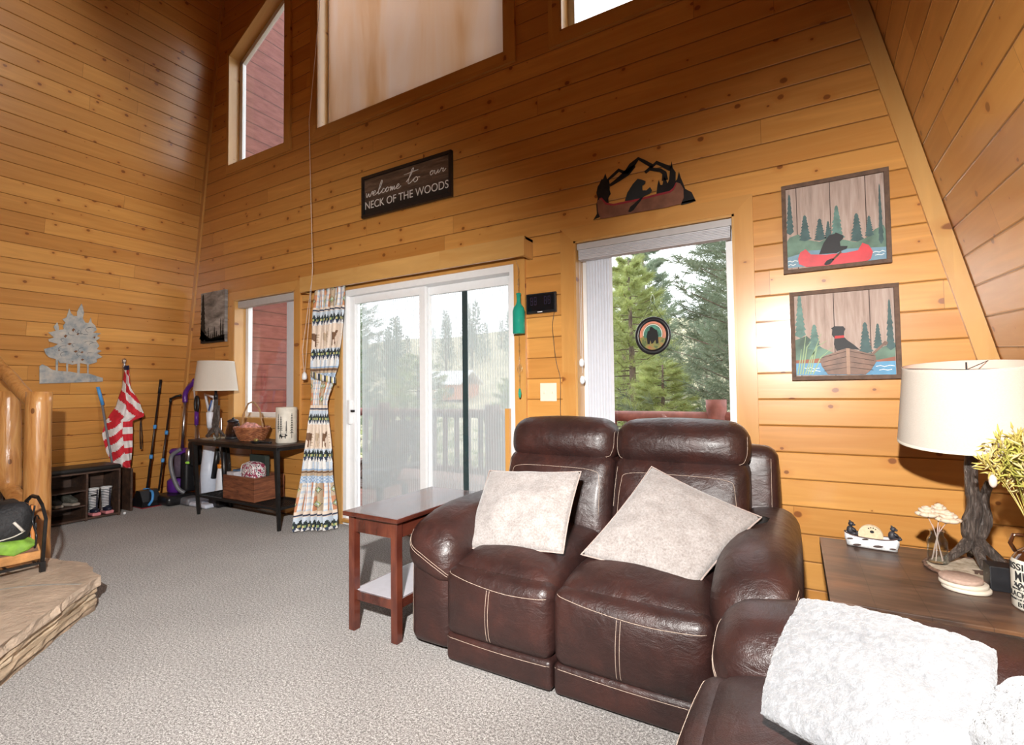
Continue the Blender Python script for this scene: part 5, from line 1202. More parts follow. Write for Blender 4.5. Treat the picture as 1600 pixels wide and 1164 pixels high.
# ---------------------------------------------------------------- cleaning tools in the corner
M_purple = plain('purple_plastic', (.10,.02,.22), .3, var=.1); M_greyp = plain('grey_plastic', (.16,.16,.18), .4); M_smoke = glass('smoked_bin', (.55,.5,.55), 1.4)
M_blue = plain('sky_blue_plastic', (.08,.32,.72), .4); M_wh = plain('white_plastic', (.72,.74,.80), .35, var=.04); M_org = plain('orange_plastic', (.75,.25,.03), .4); M_lime = plain('lime_plastic', (.35,.75,.08), .4)
tag(obj('red_floor_mat', bx(-6.46, -6.03, -.60, -.07, .0005, .008, bev=.003), plain('red_rubber', (.30,.02,.03), .7)), 'red mat on the carpet under the dustpan and vacuum in the corner', 'mat')
s = thing('upright_vacuum', 'purple and black upright vacuum with a curved purple handle in the corner', 'vacuum', (-6.02, -.22, 0))
vx, vy = -6.06, -.20
bm = nb(); tube(bm, [(vx, vy, .58), (vx+.01, vy+.02, 1.13)], .017, 12); obj('wand', bm, M_steel, s, True)
bm = nb(); tube(bm, smoothpts([(vx+.01, vy+.02, 1.12), (vx+.01, vy+.02, 1.21), (vx+.05, vy+.03, 1.28), (vx+.13, vy+.035, 1.33), (vx+.18, vy+.035, 1.37)], 5), .026, 12); obj('handle', bm, M_purple, s, True)
bm = nb(); cyl(bm, (vx-.02, vy-.02, .27), .085, .26, 28, bev=.01); obj('dust_bin', bm, M_smoke, s, True)
bm = nb(); cyl(bm, (vx-.02, vy-.02, .28), .05, .24, 20); obj('filter', bm, plain('pale_filter', (.38,.34,.40), .6), s, True)
bm = nb(); cyl(bm, (vx-.02, vy-.02, .53), .095, .07, 28, bev=.02); obj('bin_lid', bm, M_purple, s, True)
bm = nb(); cyl(bm, (vx-.03, vy-.03, .10), .10, .17, 28, bev=.03); obj('motor_base', bm, M_purple, s, True)
bm = nb(); sbox(bm, vx+.06, vx+.18, vy-.06, vy+.08, .12, .56, r=.04, n=4); obj('spine', bm, M_black, s, True)
bm = nb(); tube(bm, smoothpts([(vx+.10, vy-.06, .60), (vx+.02, vy-.12, .52), (vx+.05, vy-.13, .36), (vx+.12, vy-.10, .18), (vx+.16, vy-.05, .12)], 6), .022, 10); obj('hose', bm, M_greyp, s, True)
bm = nb(); sbox(bm, vx-.12, vx+.24, vy-.26, vy+.06, .012, .115, r=.04, n=5); obj('floor_head', bm, M_black, s, True)
bm = nb(); tube(bm, [(vx-.145, vy-.02, .05), (vx-.122, vy-.02, .05)], .045, 16)
obj('wheel', bm, M_black, s, True)
s = thing('stick_vacuum', 'black and purple stick vacuum with a loop handle left of the white steam mop', 'vacuum', (-5.80, -.2, 0))
vx, vy = -5.80, -.19
bm = nb(); lp = [(vx+.012+.032*math.cos(q), vy, 1.10+.085*math.sin(q)) for q in [2*PI*k/20 for k in range(20)]]; tube(bm, lp, .014, 8, closed=True); obj('loop_handle', bm, M_black, s, True)
bm = nb(); tube(bm, [(vx+.012, vy, 1.02), (vx+.01, vy, .87)], .022, 10); obj('grip_collar', bm, M_purple, s, True)
bm = nb(); tube(bm, [(vx+.01, vy, .87), (vx, vy, .20)], .016, 10); obj('tube', bm, M_steel, s, True)
bm = nb(); sbox(bm, vx-.05, vx+.07, vy-.07, vy+.05, .42, .70, r=.04, n=5); obj('body', bm, M_black, s, True)
bm = nb(); cyl(bm, (vx-.02, vy-.06, .47), .032, .14, 20, bev=.008); obj('clear_cup', bm, M_steel, s, True)
bm = nb(); cyl(bm, (vx-.02, vy-.06, .445), .034, .025, 20, bev=.008); obj('lime_ring', bm, M_lime, s, True)
bm = nb(); sbox(bm, vx-.10, vx+.12, vy-.14, vy+.02, .008, .09, r=.03, n=4); obj('floor_head', bm, M_greyp, s, True)
s = thing('steam_mop', 'white and blue steam mop with a triangular handle behind the lamp', 'mop', (-5.62, -.15, 0))
vx, vy = -5.62, -.14
bm = nb(); tube(bm, [(vx-.085, vy, 1.21), (vx+.095, vy, 1.17), (vx+.085, vy, 1.13), (vx+.012, vy, 1.00), (vx-.012, vy, 1.00)], .016, 8, closed=True); obj('triangle_handle', bm, M_wh, s, True)
bm = nb(); tube(bm, [(vx+.065, vy-.012, 1.14), (vx+.015, vy-.012, 1.03)], .014, 8); obj('blue_grip', bm, plain('navy_blue_grip', (.06,.12,.32), .5), s, True)
bm = nb(); tube(bm, [(vx, vy, 1.01), (vx, vy, .84)], [.036,.026], 12); obj('neck', bm, M_wh, s, True)
bm = nb(); tube(bm, [(vx, vy, .85), (vx, vy, .62)], .019, 12); obj('chrome_tube', bm, M_steel, s, True)
bm = nb(); tube(bm, [(vx, vy, .66), (vx+.01, vy, .40), (vx+.02, vy-.01, .06)], [.055,.085,.115], 18); obj('body', bm, plain('pale_blue_white', (.62,.68,.80), .4, var=.04), s, True)
bm = nb(); sbox(bm, vx-.15, vx+.25, vy-.17, vy+.06, .006, .05, r=.02, n=4); obj('mop_pad', bm, plain('pale_blue_pad', (.60,.64,.74), .9), s, True)
s = thing('bottle_sweeper', 'floor sweeper with a chrome tube, orange collar and white bottle behind the console leg', 'sweeper', (-5.36, -.10, 0))
vx, vy = -5.40, -.14
bm = nb(); tube(bm, [(vx-.01, vy, .95), (vx, vy, .45)], .017, 12); obj('chrome_tube', bm, M_chrome, s, True)
bm = nb(); cyl(bm, (vx+.005, vy, .41), .034, .045, 20, bev=.006); obj('orange_collar', bm, M_org, s, True)
bm = nb(); lathe(bm, [(0,.12),(.05,.12),(.052,.16),(.036,.38),(.030,.41),(0,.41)], (vx+.005, vy, 0), 20); obj('white_bottle', bm, M_wh, s, True)
bm = nb(); tube(bm, [(vx-.10, vy-.02, .30), (vx-.02, vy-.02, .62)], .026, 8); tube(bm, [(vx+.08, vy-.02, .72), (vx+.10, vy-.02, .40), (vx+.12, vy-.02, .20)], .024, 8); obj('black_straps', bm, M_black, s, True)
bm = nb(); sbox(bm, vx-.08, vx+.10, vy-.09, vy+.06, .006, .12, r=.03, n=4); obj('sweeper_head', bm, M_black, s, True)
s = thing('reaching_pole', 'thin white pole with a small metal hook leaning behind the purple vacuum handle', 'pole', (-6.1, -.1, 0))
bm = nb(); tube(bm, [(-5.86, -.06, .05), (-6.12, -.05, 1.27)], .010, 8); obj('shaft', bm, plain('pinkish_white_shaft', (.66,.58,.56), .5), s, True)
bm = nb(); tube(bm, smoothpts([(-6.12, -.05, 1.27), (-6.15, -.05, 1.33), (-6.20, -.05, 1.36), (-6.25, -.05, 1.33)], 5), .0035, 6); obj('hook', bm, M_steel, s, True)
# broom and long handled dustpan
M_hdl = plain('bronze_black_tube', (.05,.035,.03), .3, metal=.6)
def handle(s, a, b, grip, kn):
    a, b = V(a), V(b); bm = nb(); tube(bm, [a, b], .0105, 10); obj('handle', bm, M_hdl, s, True)
    d = (b-a); bm = nb(); tube(bm, [b-d*grip, b+d*.01], .0145, 10); obj('grip', bm, M_black, s, True)
    for t_ in kn:
        p = a+d*t_; bm = nb(); tube(bm, [p-d.normalized()*.022, p+d.normalized()*.022], .017, 10); obj('blue_joint', bm, M_blue, s, True)
s = thing('broom', 'upright broom with a dark handle and blue joints on the left wall', 'broom', (-6.3, -.4, 0))
handle(s, (-6.24, -.47, .15), (-6.34, -.30, 1.37), .12, (.30, .57)); 
bm = nb(); tube(bm, [(-6.24, -.47, .18), (-6.235, -.48, .10)], [.03, .06], 12); obj('blue_socket', bm, M_blue, s, True)
bm = nb(); tube(bm, [(-6.235, -.48, .11), (-6.23, -.49, .01)], [.06, .10], 14); obj('bristles', bm, plain('dark_bristles', (.02,.02,.022), .9, bump=.8), s, True)
s = thing('lobby_dustpan', 'black dustpan with a sky blue hoop on a long handle beside the broom', 'dustpan', (-6.1, -.45, 0))
handle(s, (-6.11, -.41, .15), (-6.28, -.22, 1.16), .04, (.32, .62))
bm = nb(); tube(bm, [(-6.28, -.22, 1.16), (-6.22, -.19, 1.19), (-6.16, -.17, 1.20)], .014, 8); obj('hooked_grip', bm, M_black, s, True)
bm = nb(); P = [(-.14, 0), (.10, 0), (.12, .06), (.05, .17), (-.03, .17)]
prism(bm, [(-6.14+a, -.60+.0, .010+h) for a, h in P], (0, .17, 0)); obj('pan', bm, M_black, s)
bm = nb(); tube(bm, smoothpts([(-6.13, -.50, .17), (-6.05, -.50, .16), (-6.00, -.52, .09), (-6.03, -.54, .03)], 5), .013, 8); obj('blue_hoop', bm, M_blue, s, True)
obj('blue_lip', bx(-6.34, -6.27, -.62, -.50, .010, .075, bev=.008), plain('royal_blue_plastic', (.03,.10,.50), .4), s)
# flag
s = thing('flag', 'furled red and white striped flag on a pole against the left wall', 'flag', (-6.30, -.68, 0))
fx, fy = -6.33, -.665
bm = nb(); tube(bm, [(fx, fy, .0), (fx, fy, 1.56)], .013, 10); obj('pole', bm, M_trim2, s, True)
bm = nb(); lathe(bm, [(.014,1.50),(.020,1.505),(.020,1.53),(.014,1.54),(.024,1.565),(.026,1.59),(.018,1.61),(0,1.615)], (fx, fy, 0), 18); obj('finial', bm, M_chrome, s, True)
MF = [plain('flag_red', (.62,.02,.035), .8), plain('flag_white', (.78,.75,.74), .8), plain('flag_navy', (.02,.02,.07), .8)]
FT = [(1.53, -.022,.022), (1.30, -.035,.035), (1.10, -.075,.13), (.98, -.14,.17), (.93, -.17,.06), (.80, -.20,.07), (.62, -.17,.08), (.48, -.12,.075), (.42, -.02,.055)]
bm = nb(); NZf, NUf = 90, 34; G = []
for j in range(NZf+1):
    z = 1.53-(1.53-.42)*j/NZf; a, b = interp(FT, z); row = []
    for i in range(NUf+1):
        u = i/NUf; off = lerp(a, b, u); row.append(bm.verts.new(V((fx+.055+.022*math.sin(u*9+z*5)+.02*math.sin(u*PI), fy, z))+V((.62, .78, 0))*off*.95+V((.02*math.cos(u*14+z*3), 0, 0))))
    G.append(row)
for j in range(NZf):
    for i in range(NUf):
        f = bm.faces.new((G[j][i], G[j+1][i], G[j+1][i+1], G[j][i+1])); z = 1.53-1.11*(j+.5)/NZf; u = (i+.5)/NUf
        if z > 1.485: m_ = 2
        elif z > .92: m_ = int((z*1.0+u*.26)/.10+.3) % 2
        elif u > .62: m_ = int((z)/.072) % 2
        else: m_ = int((z*1.0-u*.20+.04)/.085) % 2
        f.material_index = m_
cl = obj('flag_cloth', bm, MF, s, True); m = cl.modifiers.new('t', 'SOLIDIFY'); m.thickness = .004
s = thing('mop_handle', 'slim grey handle with a sky blue end sticking up left of the flag', 'handle', (-6.25, -.8, 0))
bm = nb(); tube(bm, [(-6.28, -.70, .0), (-6.345, -.855, 1.15)], .011, 8); obj('shaft', bm, M_greyp, s, True)
bm = nb(); tube(bm, [(-6.34, -.845, 1.11), (-6.355, -.885, 1.30)], .016, 10); obj('blue_end', bm, M_blue, s, True)
s = thing('walking_cane', 'black walking cane handle with a wrist strap right of the flag', 'cane', (-6.3, -.58, 0))
bm = nb(); tube(bm, [(-6.36, -.60, 0), (-6.36, -.60, .92), (-6.355, -.585, .955), (-6.34, -.54, .96), (-6.33, -.49, .945)], [.010,.010,.014,.017,.014], 10); obj('cane', bm, M_black, s, True)
bm = nb(); tube(bm, smoothpts([(-6.33,-.50,.94),(-6.325,-.49,.80),(-6.325,-.485,.64),(-6.325,-.50,.62),(-6.33,-.505,.80),(-6.33,-.50,.92)], 4), .004, 6); obj('strap', bm, M_black, s, True)
# ---------------------------------------------------------------- shoe bench
def bench_mat():
    k = NT('rustic_brown_laminate', .5); v = k.obj(); k.color(k.ramp(k.noise(k.scale(v, (8, 1.6, 8)), 2.4, 5, .65, .7), [(.3, (.022,.013,.010)), (.5, (.065,.036,.025)), (.72, (.15,.080,.050))])); return k.m
M_bench = bench_mat()
s = thing('shoe_bench', 'brown cubby shoe bench with a black cushion against the left wall', 'bench', (-6.1, -1.25, 0))
X0, X1, Y0, Y1, ZT = -6.30, -5.95, -1.70, -.83, .455
for i, yy in enumerate((Y0, -1.39, -1.11, Y1-.016)): obj('upright', bx(X0, X1, yy, yy+.016, .0, ZT), M_bench, s)
obj('top_board', bx(X0, X1, Y0, Y1, ZT, ZT+.016), M_bench, s); obj('bottom_board', bx(X0+.005, X1-.002, Y0+.017, Y1-.017, .012, .030), M_bench, s)
obj('back_board', bx(X0+.001, X0+.008, Y0+.017, Y1-.017, .031, ZT-.001), M_bench, s)
for (a, b) in ((Y0+.0165, -1.3905), (-1.3735, -1.1105)):
    for zz in (.145, .29): obj('shelf', bx(X0+.01, X1-.004, a, b, zz, zz+.013), M_bench, s)
bm = nb(); sbox(bm, X0, X1+.01, Y0-.005, Y1+.005, ZT+.017, ZT+.062, r=.02, n=6, puff=(0,0,.008)); obj('cushion', bm, plain('black_leatherette', (.012,.011,.011), .4), s, True)
M_strp = NT('black_white_stripes', .35); v = M_strp.obj(); sp_ = M_strp.n('ShaderNodeSeparateXYZ'); M_strp.l(v, sp_.inputs[0])
M_strp.color(M_strp.mix(M_strp.math('GREATER_THAN', M_strp.math('FRACT', M_strp.math('MULTIPLY', sp_.outputs[2], 62)), .5), (.75,.75,.75), (.012,.014,.03))); M_strp = M_strp.m
M_pink = plain('pink_rubber', (.62,.22,.24), .5)
for i, (x, y) in enumerate(((-6.04, -1.02), (-6.04, -.915))):
    b = thing('rain_boot', ('striped rain boot with a small bow, left one of the pair', 'striped rain boot, right one of the pair beside the bench end')[i], 'boot', (x, y, .03), 'striped rain boots in the shoe bench')
    z = .031
    bm = nb(); lathe(bm, [(.036,.03),(.034,.10),(.041,.20),(.045,.262),(.041,.262),(.036,.20),(.030,.10),(.030,.04)], (x, y, z), 26); obj('shaft', bm, M_strp, b, True)
    bm = nb(); ball(bm, (x+.030, y, z+.045), (.062,.036,.030), 3); obj('foot', bm, plain('navy_rubber', (.012,.014,.03), .35), b, True)
    bm = nb(); sbox(bm, x-.045, x+.095, y-.036, y+.036, z, z+.034, r=.014, n=5); obj('sole', bm, M_pink, b, True)
    bm = nb(); tube(bm, [(x+.0435*math.cos(q), y+.0435*math.sin(q), z+.258) for q in [2*PI*k/26 for k in range(26)]], .005, 6, closed=True); obj('white_cuff', bm, M_white, b, True)
    bm = nb(); box(bm, x+.034, x+.044, y+.010, y+.020, z+.03, z+.25); obj('navy_strip', bm, plain('navy_strip', (.012,.014,.03), .35), b)
    if i == 0:
        bm = nb(); ball(bm, (x+.046, y-.02, z+.20), (.006,.018,.012)); ball(bm, (x+.046, y+.004, z+.20), (.006,.014,.012)); obj('bow', bm, M_black, b, True)
def shoe(x, y, z, label, c, rz=0.0, group='shoes in the shoe bench'):
    b = thing('shoe', label, 'shoe', (x, y, z), group); R_ = Matrix.Translation((x, y, z+.001)) @ Matrix.Rotation(rz, 4, 'Z')
    bm = nb(); sbox(bm, -.12, .12, -.042, .042, 0, .028, r=.013, n=6, f=lambda p: V((p.x, p.y*(1-.18*(1 if p.x > .06 else 0)), p.z))); bm.transform(R_); obj('sole', bm, plain('grey_tan_sole', (.30,.26,.22), .8), b, True)
    bm = nb(); sbox(bm, -.115, .112, -.038, .038, .026, .105, r=.030, n=7, f=lambda p: V((p.x, p.y*(1-.25*max(0, p.x/.12)), p.z if p.x < -.02 else .026+(p.z-.026)*(1-.55*min(1, (p.x+.02)/.12))))); bm.transform(R_); obj('upper', bm, c, b, True)
    bm = nb()
    for k in range(5): tube(bm, [(.0+k*.014, -.02, .092-k*.008), (.012+k*.014, .02, .092-k*.008)], .003, 5)
    bm.transform(R_); obj('laces', bm, plain('grey_laces', (.42,.40,.38), .9), b, True)
M_sh = plain('grey_green_mesh', (.075,.075,.062), .8, var=.5, scale=60); M_sh2 = plain('dark_grey_suede', (.05,.05,.05), .9, var=.3)
shoe(-6.09, -1.20, .158, 'grey green lace up shoe on the lower shelf of the middle cubby, right one', M_sh, .25)
shoe(-6.09, -1.31, .158, 'dark grey shoe on the lower shelf of the middle cubby, left one', M_sh2, .1)
shoe(-6.09, -1.50, .158, 'blue and white sneaker in the cubby behind the log post', plain('blue_white_print', (.30,.38,.52), .8, var=.9, scale=40), .1)
shoe(-6.09, -1.50, .303, 'dark shoe on the upper shelf behind the log post', M_sh2, .1)
tag(obj('brown_panel', bx(-6.33, -6.04, -.705, -.685, .0005, .44, bev=.003), M_bench), 'flat dark brown wooden panel standing at the right end of the shoe bench', 'panel')
bm = nb(); ball(bm, (-5.93, -.80, .014), .014); tag(obj('white_ball', bm, M_white, None, True), 'tiny white knob lying on the carpet by the bench corner', 'knob')

# ---------------------------------------------------------------- log railing
def logmat():
    k = NT('varnished_log', .3); v = k.obj(); f = k.noise(k.scale(v, (9, 9, 1.1)), 2.2, 4, .6, .9)
    c = k.ramp(f, [(.3, (.34,.13,.035)), (.5, (.52,.24,.075)), (.72, (.62,.33,.115))])
    vo = k.n('ShaderNodeTexVoronoi'); vo.inputs['Scale'].default_value = 5; k.l(k.scale(v, (1,1,.6)), vo.inputs['Vector'])
    c = k.mix(k.math('MULTIPLY', k.math('LESS_THAN', vo.outputs['Distance'], .10), .8), c, (.13,.045,.02)); k.color(c); k.bump(f, .25, .02); k.b.inputs['Coat Weight'].default_value = .3; return k.m
M_log = logmat()
def log(bm, a, b, r0, r1, seed=0, n=18, m=14, cap=True):
    a, b = V(a), V(b); pts = [a.lerp(b, k/m) for k in range(m+1)]; st = len(bm.verts)
    rr = [lerp(r0, r1, k/m)*(1+.05*noise.noise(V((k*.5, seed, 0)))) for k in range(m+1)]
    tube(bm, [p+V((noise.noise(V((i*.4, seed, 1)))*.008, noise.noise(V((i*.4, seed, 5)))*.008, 0)) for i, p in enumerate(pts)], rr, n)
s = thing('log_railing', 'varnished pine log stair railing with newel post at the left edge', 'railing', (-4.8, -1.8, 0))
bm = nb(); log(bm, (-4.79, -1.80, 0), (-4.81, -1.80, 1.245), .078, .074, 1); obj('newel_post', bm, M_log, s, True)
bm = nb(); log(bm, (-4.79, -1.80, 1.115), (-5.95, -1.86, 1.66), .044, .052, 2); obj('top_rail', bm, M_log, s, True)
bm = nb(); log(bm, (-4.79, -1.80, .30), (-5.95, -1.86, .80), .050, .058, 3); obj('bottom_rail', bm, M_log, s, True)
bm = nb(); log(bm, (-5.28, -1.83, .50), (-5.30, -1.83, 1.25), .082, .068, 4); obj('baluster', bm, M_log, s, True)
bm = nb(); log(bm, (-5.86, -1.86, .0), (-5.86, -1.86, 1.75), .08, .072, 6); obj('rear_post', bm, M_log, s, True)

# ---------------------------------------------------------------- stone hearth
def stone(c, nm):
    k = NT(nm, .8); v = k.obj(); f = k.noise(k.scale(v, (2, 2, 12)), 2.2, 6, .65, .5)
    k.color(k.ramp(f, [(.3, tuple(x*.68 for x in c)), (.5, c), (.72, tuple(min(1, x*1.25) for x in c))])); k.bump(k.noise(v, 16, 5, .7), .7, .02); return k.m
M_st = [stone((.46,.345,.235), 'sandstone_tan'), stone((.40,.29,.20), 'sandstone_brown'), stone((.52,.41,.29), 'sandstone_pale')]
HP = [(-2.05,-3.14), (-2.90,-2.455), (-3.385,-2.015), (-3.46,-1.925), (-3.80,-1.87), (-4.30,-1.98), (-4.70,-2.15), (-5.3,-2.9), (-4.6,-3.7), (-2.6,-3.9)]
def stone_outline(P, ins, seed, sub=7, amp=.014):
    cx_ = sum(p[0] for p in P)/len(P); cy_ = sum(p[1] for p in P)/len(P); out = []
    for i in range(len(P)):
        a, b = P[i], P[(i+1)%len(P)]
        for k in range(sub):
            t_ = k/sub; x, y = lerp(a[0], b[0], t_), lerp(a[1], b[1], t_)
            d = V((cx_-x, cy_-y)).normalized(); w = ins+amp*noise.noise(V((x*7, y*7, seed)))+amp*.5*noise.noise(V((x*22, y*22, seed)))
            out.append((x+d.x*w, y+d.y*w))
    return out
s = thing('stone_hearth', 'raised tan flagstone hearth with stacked ledge stone sides at the left edge', 'hearth', (-3.6, -2.7, 0))
zz = 0; lay = [(.034, .012, 1), (.034, .0, 0), (.030, .020, 2), (.038, .004, 0)]
for i, (h, ins, mi) in enumerate(lay):
    bm = nb(); O = stone_outline(HP, ins, i*3.1, 12); n = len(O)
    prism(bm, [(x, y, zz+.0005) for x, y in O], (0, 0, h-.0005)); bmesh.ops.subdivide_edges(bm, edges=[e for e in bm.edges if abs(e.verts[0].co.z-e.verts[1].co.z) > .01], cuts=2)
    for v_ in bm.verts:
        if zz+.004 < v_.co.z < zz+h-.004: v_.co += V((noise.noise(v_.co*11), noise.noise(v_.co*11+V((5,0,0))), 0))*.022
    obj('ledge_course', bm, M_st[mi], s); zz += h
bm = nb(); O = stone_outline(HP, -.010, 9.0, 14, .018); prism(bm, [(x, y, zz+.0005) for x, y in O], (0, 0, .052)); 
bmesh.ops.subdivide_edges(bm, edges=[e for e in bm.edges if abs(e.verts[0].co.z-e.verts[1].co.z) > .01], cuts=2)
for v_ in bm.verts:
    if zz+.004 < v_.co.z < zz+.048: v_.co += V((noise.noise(v_.co*13), noise.noise(v_.co*13+V((5,0,0))), 0))*.02
obj('cap_stone', bm, stone((.50,.385,.29), 'flagstone_cap'), s)
HZ = zz+.0525
bm = nb(); 
tube(bm, smoothpts([(-3.40,-2.02,HZ-.001), (-3.62,-2.16,HZ-.001), (-3.80,-2.40,HZ-.001), (-4.05,-2.55,HZ-.001), (-4.5,-2.6,HZ-.001)], 8),   .011, 6)
tube(bm, smoothpts([(-3.80,-2.40,HZ-.001), (-3.60,-2.62,HZ-.001), (-3.25,-2.95,HZ-.001), (-3.1,-3.3,HZ-.001)], 8), .010, 6)
for v_ in bm.verts: v_.co.z = HZ-.001+(v_.co.z-HZ+.001)*.22
obj('grout_line', bm, plain('grey_grout', (.36,.34,.30), .9, var=.2), s)
# firewood rack
s = thing('firewood_rack', 'black iron firewood rack with scrolled end frame standing on the hearth', 'log rack', (-4.0, -2.3, HZ))
def endframe(y):
    bm = nb(); O = [(-3.84,HZ+.055), (-3.80,.50), (-3.86,.575), (-3.93,.612), (-4.02,.612), (-4.10,.575), (-4.15,.50), (-4.13,HZ+.055)]
    tube(bm, [(x, y, z) for x, z in O], .011, 4, closed=True)
    for sg in (-1, 1):
        for ph, zc in ((0, .34), (PI, .46)):
            tube(bm, smoothpts([(-3.975+sg*(.035+.03*math.cos(q))*(.4+q/6), y, zc+sg*0+(.045*math.sin(q+ph))) for q in [k*.7 for k in range(9)]], 3), .004, 5)
    obj('end_frame', bm, M_iron, s)
for y in (-2.05, -2.62): endframe(y)
bm = nb()
for x in (-3.84, -3.93, -4.04, -4.13): tube(bm, [(x, -2.05, HZ+.055), (x, -2.62, HZ+.055)], .009, 4)
for k in range(5): yy = -2.08-k*.12; tube(bm, [(-3.84, yy, HZ+.062), (-4.13, yy, HZ+.062)], .005, 4)
obj('bottom_rails', bm, M_iron, s)
for x in (-3.84, -4.13):
    for y in (-2.05, -2.62): obj('foot', bx(x-.012, x+.012, y-.012, y+.012, HZ+.0005, HZ+.06), M_iron, s)
M_split = plain('split_wood_face', (.50,.24,.08), .8, var=.35, scale=16, bump=.5); M_splitb = plain('split_wood_bark', (.20,.10,.06), .9, var=.4, scale=30, bump=.8)
for i, (x, y, z, rz, tx, lab) in enumerate(((-3.92,-2.20,HZ+.095,1.45,.2,'orange split firewood piece nearest the end frame of the rack'), (-4.05,-2.42,HZ+.095,1.6,1.3,'split firewood piece lying behind in the iron rack'), (-3.90,-2.44,HZ+.10,1.35,2.3,'weathered split firewood piece at the far left of the rack'))):
    b = thing('firewood_log', lab, 'firewood', (x, y, z), 'split firewood in the rack')
    bm = nb(); R_ = Matrix.Translation((x, y, z)) @ Matrix.Rotation(rz, 4, 'Z') @ Matrix.Rotation(tx, 4, 'X')
    A = [(0,-.055), (.062,-.005), (.045,.05), (.0,.065), (-.05,.045), (-.06,-.008)]
    prism(bm, [(-.15, a, h*.9) for a, h in A], (.30, 0, 0)); bmesh.ops.subdivide_edges(bm, edges=bm.edges[:], cuts=2)
    for v_ in bm.verts: v_.co += V((0, noise.noise(v_.co*14+V((i,0,0))), noise.noise(v_.co*14+V((0,i,0)))))*.010
    bm.transform(R_); obj('split_face', bm, M_split if i != 2 else plain('grey_brown_split', (.36,.20,.11), .85, var=.4, scale=18, bump=.6), b)
    bm = nb(); prism(bm, [(-.14, a*1.06, h*.95+.002) for a, h in A[2:5]]+[(-.14, 0, .03)], (.28, 0, 0)); bm.transform(R_); obj('bark', bm, M_splitb, b)
M_duf = plain('black_nylon', (.014,.014,.016), .7, var=.3, scale=14, bump=.6, bd=.01)
s = thing('duffel_bag', 'black nylon duffel bag with white piping piled on the firewood rack', 'bag', (-3.95, -2.35, .4))
def duf(p):
    q = V((p.x, p.y, p.z)); q += V((noise.noise(p*6), noise.noise(p*6+V((9,0,0))), noise.noise(p*7+V((0,9,0)))))*.035; q.z += .12*max(0, min(1, (p.y+2.40)/.28))*max(0, (p.z-.40)/.12); return q
bm = nb(); sbox(bm, -4.16, -3.87, -2.66, -2.085, .375, .50, r=.06, n=9, f=duf, puff=(.01,.01,.03)); dt = BVHTree.FromBMesh(bm); obj('body', bm, M_duf, s, True)
M_pip = plain('off_white_piping', (.62,.58,.52), .7)
bm = nb(); q = snap(dt, smoothpts([(-3.85,-2.60,.40), (-3.85,-2.45,.395), (-3.85,-2.30,.40), (-3.85,-2.18,.415), (-3.85,-2.12,.44)], 8), (-1,0,0), .003); tube(bm, q, .0035, 5); obj('piping', bm, M_pip, s, True)
for (a, b) in (((-2.17,.50),(-2.13,.44)), ((-2.30,.50),(-2.27,.455)), ((-2.42,.50),(-2.37,.45)), ((-2.55,.50),(-2.50,.45))):
    bm = nb(); q = snap(dt, [(-3.85, lerp(a[0], b[0], t_/6), lerp(a[1], b[1], t_/6)) for t_ in range(7)], (-1,0,0), .004)
    if len(q) > 2: tube(bm, q, .008, 5); obj('strap', bm, M_pip, s, True)
    else: bm.free()
s = thing('green_bag', 'crumpled bright green bag under the black duffel on the rack', 'bag', (-3.9, -2.3, .33))
def grn(p): return p+V((noise.noise(p*14), noise.noise(p*14+V((9,0,0))), noise.noise(p*15+V((0,9,0)))))*.03
bm = nb(); sbox(bm, -4.10, -3.845, -2.55, -2.08, .325, .385, r=.03, n=14, f=grn); obj('bag', bm, plain('lime_green_cloth', (.22,.42,.05), .6, var=.35, scale=18), s, True)
s = thing('orange_cord', 'orange cord and black straps hanging inside the rack end frame', 'cord', (-3.98, -2.07, .4)); rnd = random.Random(5)
for i in range(7):
    bm = nb(); x = -4.06+i*.027; tube(bm, smoothpts([(x, -2.072, .57), (x+.012*rnd.gauss(0,1), -2.078, .48), (x+.02*rnd.gauss(0,1), -2.074, .40), (x+.03+.01*rnd.gauss(0,1), -2.078, .33)], 5), .010 if i % 2 else .005, 6); obj('strand', bm, plain('orange_cord_wrap', (.55,.20,.05), .7) if i % 2 else M_black, s, True)
# ---------------------------------------------------------------- outside
M_deck = plain('red_brown_deck', (.26,.12,.09), .7, var=.25, scale=6); M_dlog = plain('dark_red_log', (.20,.07,.055), .6, var=.3, scale=10)
bm = nb()
for k in range(26): box(bm, -9, 3.5, .16+k*.135, .16+k*.135+.128, -.11, -.07)
tag(obj('floor_deck', bm, M_deck), kind='structure')
M_ground = plain('dry_grass_ground', (.42,.37,.24), .95, var=.3, scale=.6, bump=0)
bm = nb(); bmesh.ops.create_grid(bm, x_segments=60, y_segments=60, size=1)
for v_ in bm.verts:
    v_.co.x = v_.co.x*150-40; v_.co.y = (v_.co.y+1)*95+.1
    d = max(0, v_.co.y-50); v_.co.z = -1.5+.21*d+1.5*noise.noise(v_.co*.03) if v_.co.y > 3 else -1.6
tag(obj('hillside', bm, M_ground, None, True), kind='structure')
# red sided eave wall outside the left windows
bm = nb(); prism(bm, [(XL(-1), .16, -1), (XL(6.6), .16, 6.6), (XL(6.6), 1.62, 6.6), (XL(-1), 1.62, -1)], (-.12, 0, 0))
k = NT('red_lap_siding', .5); v = k.obj(); sp_ = k.n('ShaderNodeSeparateXYZ'); k.l(v, sp_.inputs[0]); fr_ = k.math('FRACT', k.math('MULTIPLY', sp_.outputs[2], 5.6)); gm = k.math('LESS_THAN', fr_, .07)
c = k.ramp(k.noise(k.scale(v, (3, 3, 12)), 2, 4), [(.3, (.17,.045,.035)), (.7, (.26,.085,.07))]); k.color(k.mix(k.math('MULTIPLY', gm, .85), c, (.06,.015,.012))); k.bump(k.math('MULTIPLY', gm, -1), .6, .01)
tag(obj('wall_eave', bm, k.m), kind='structure')
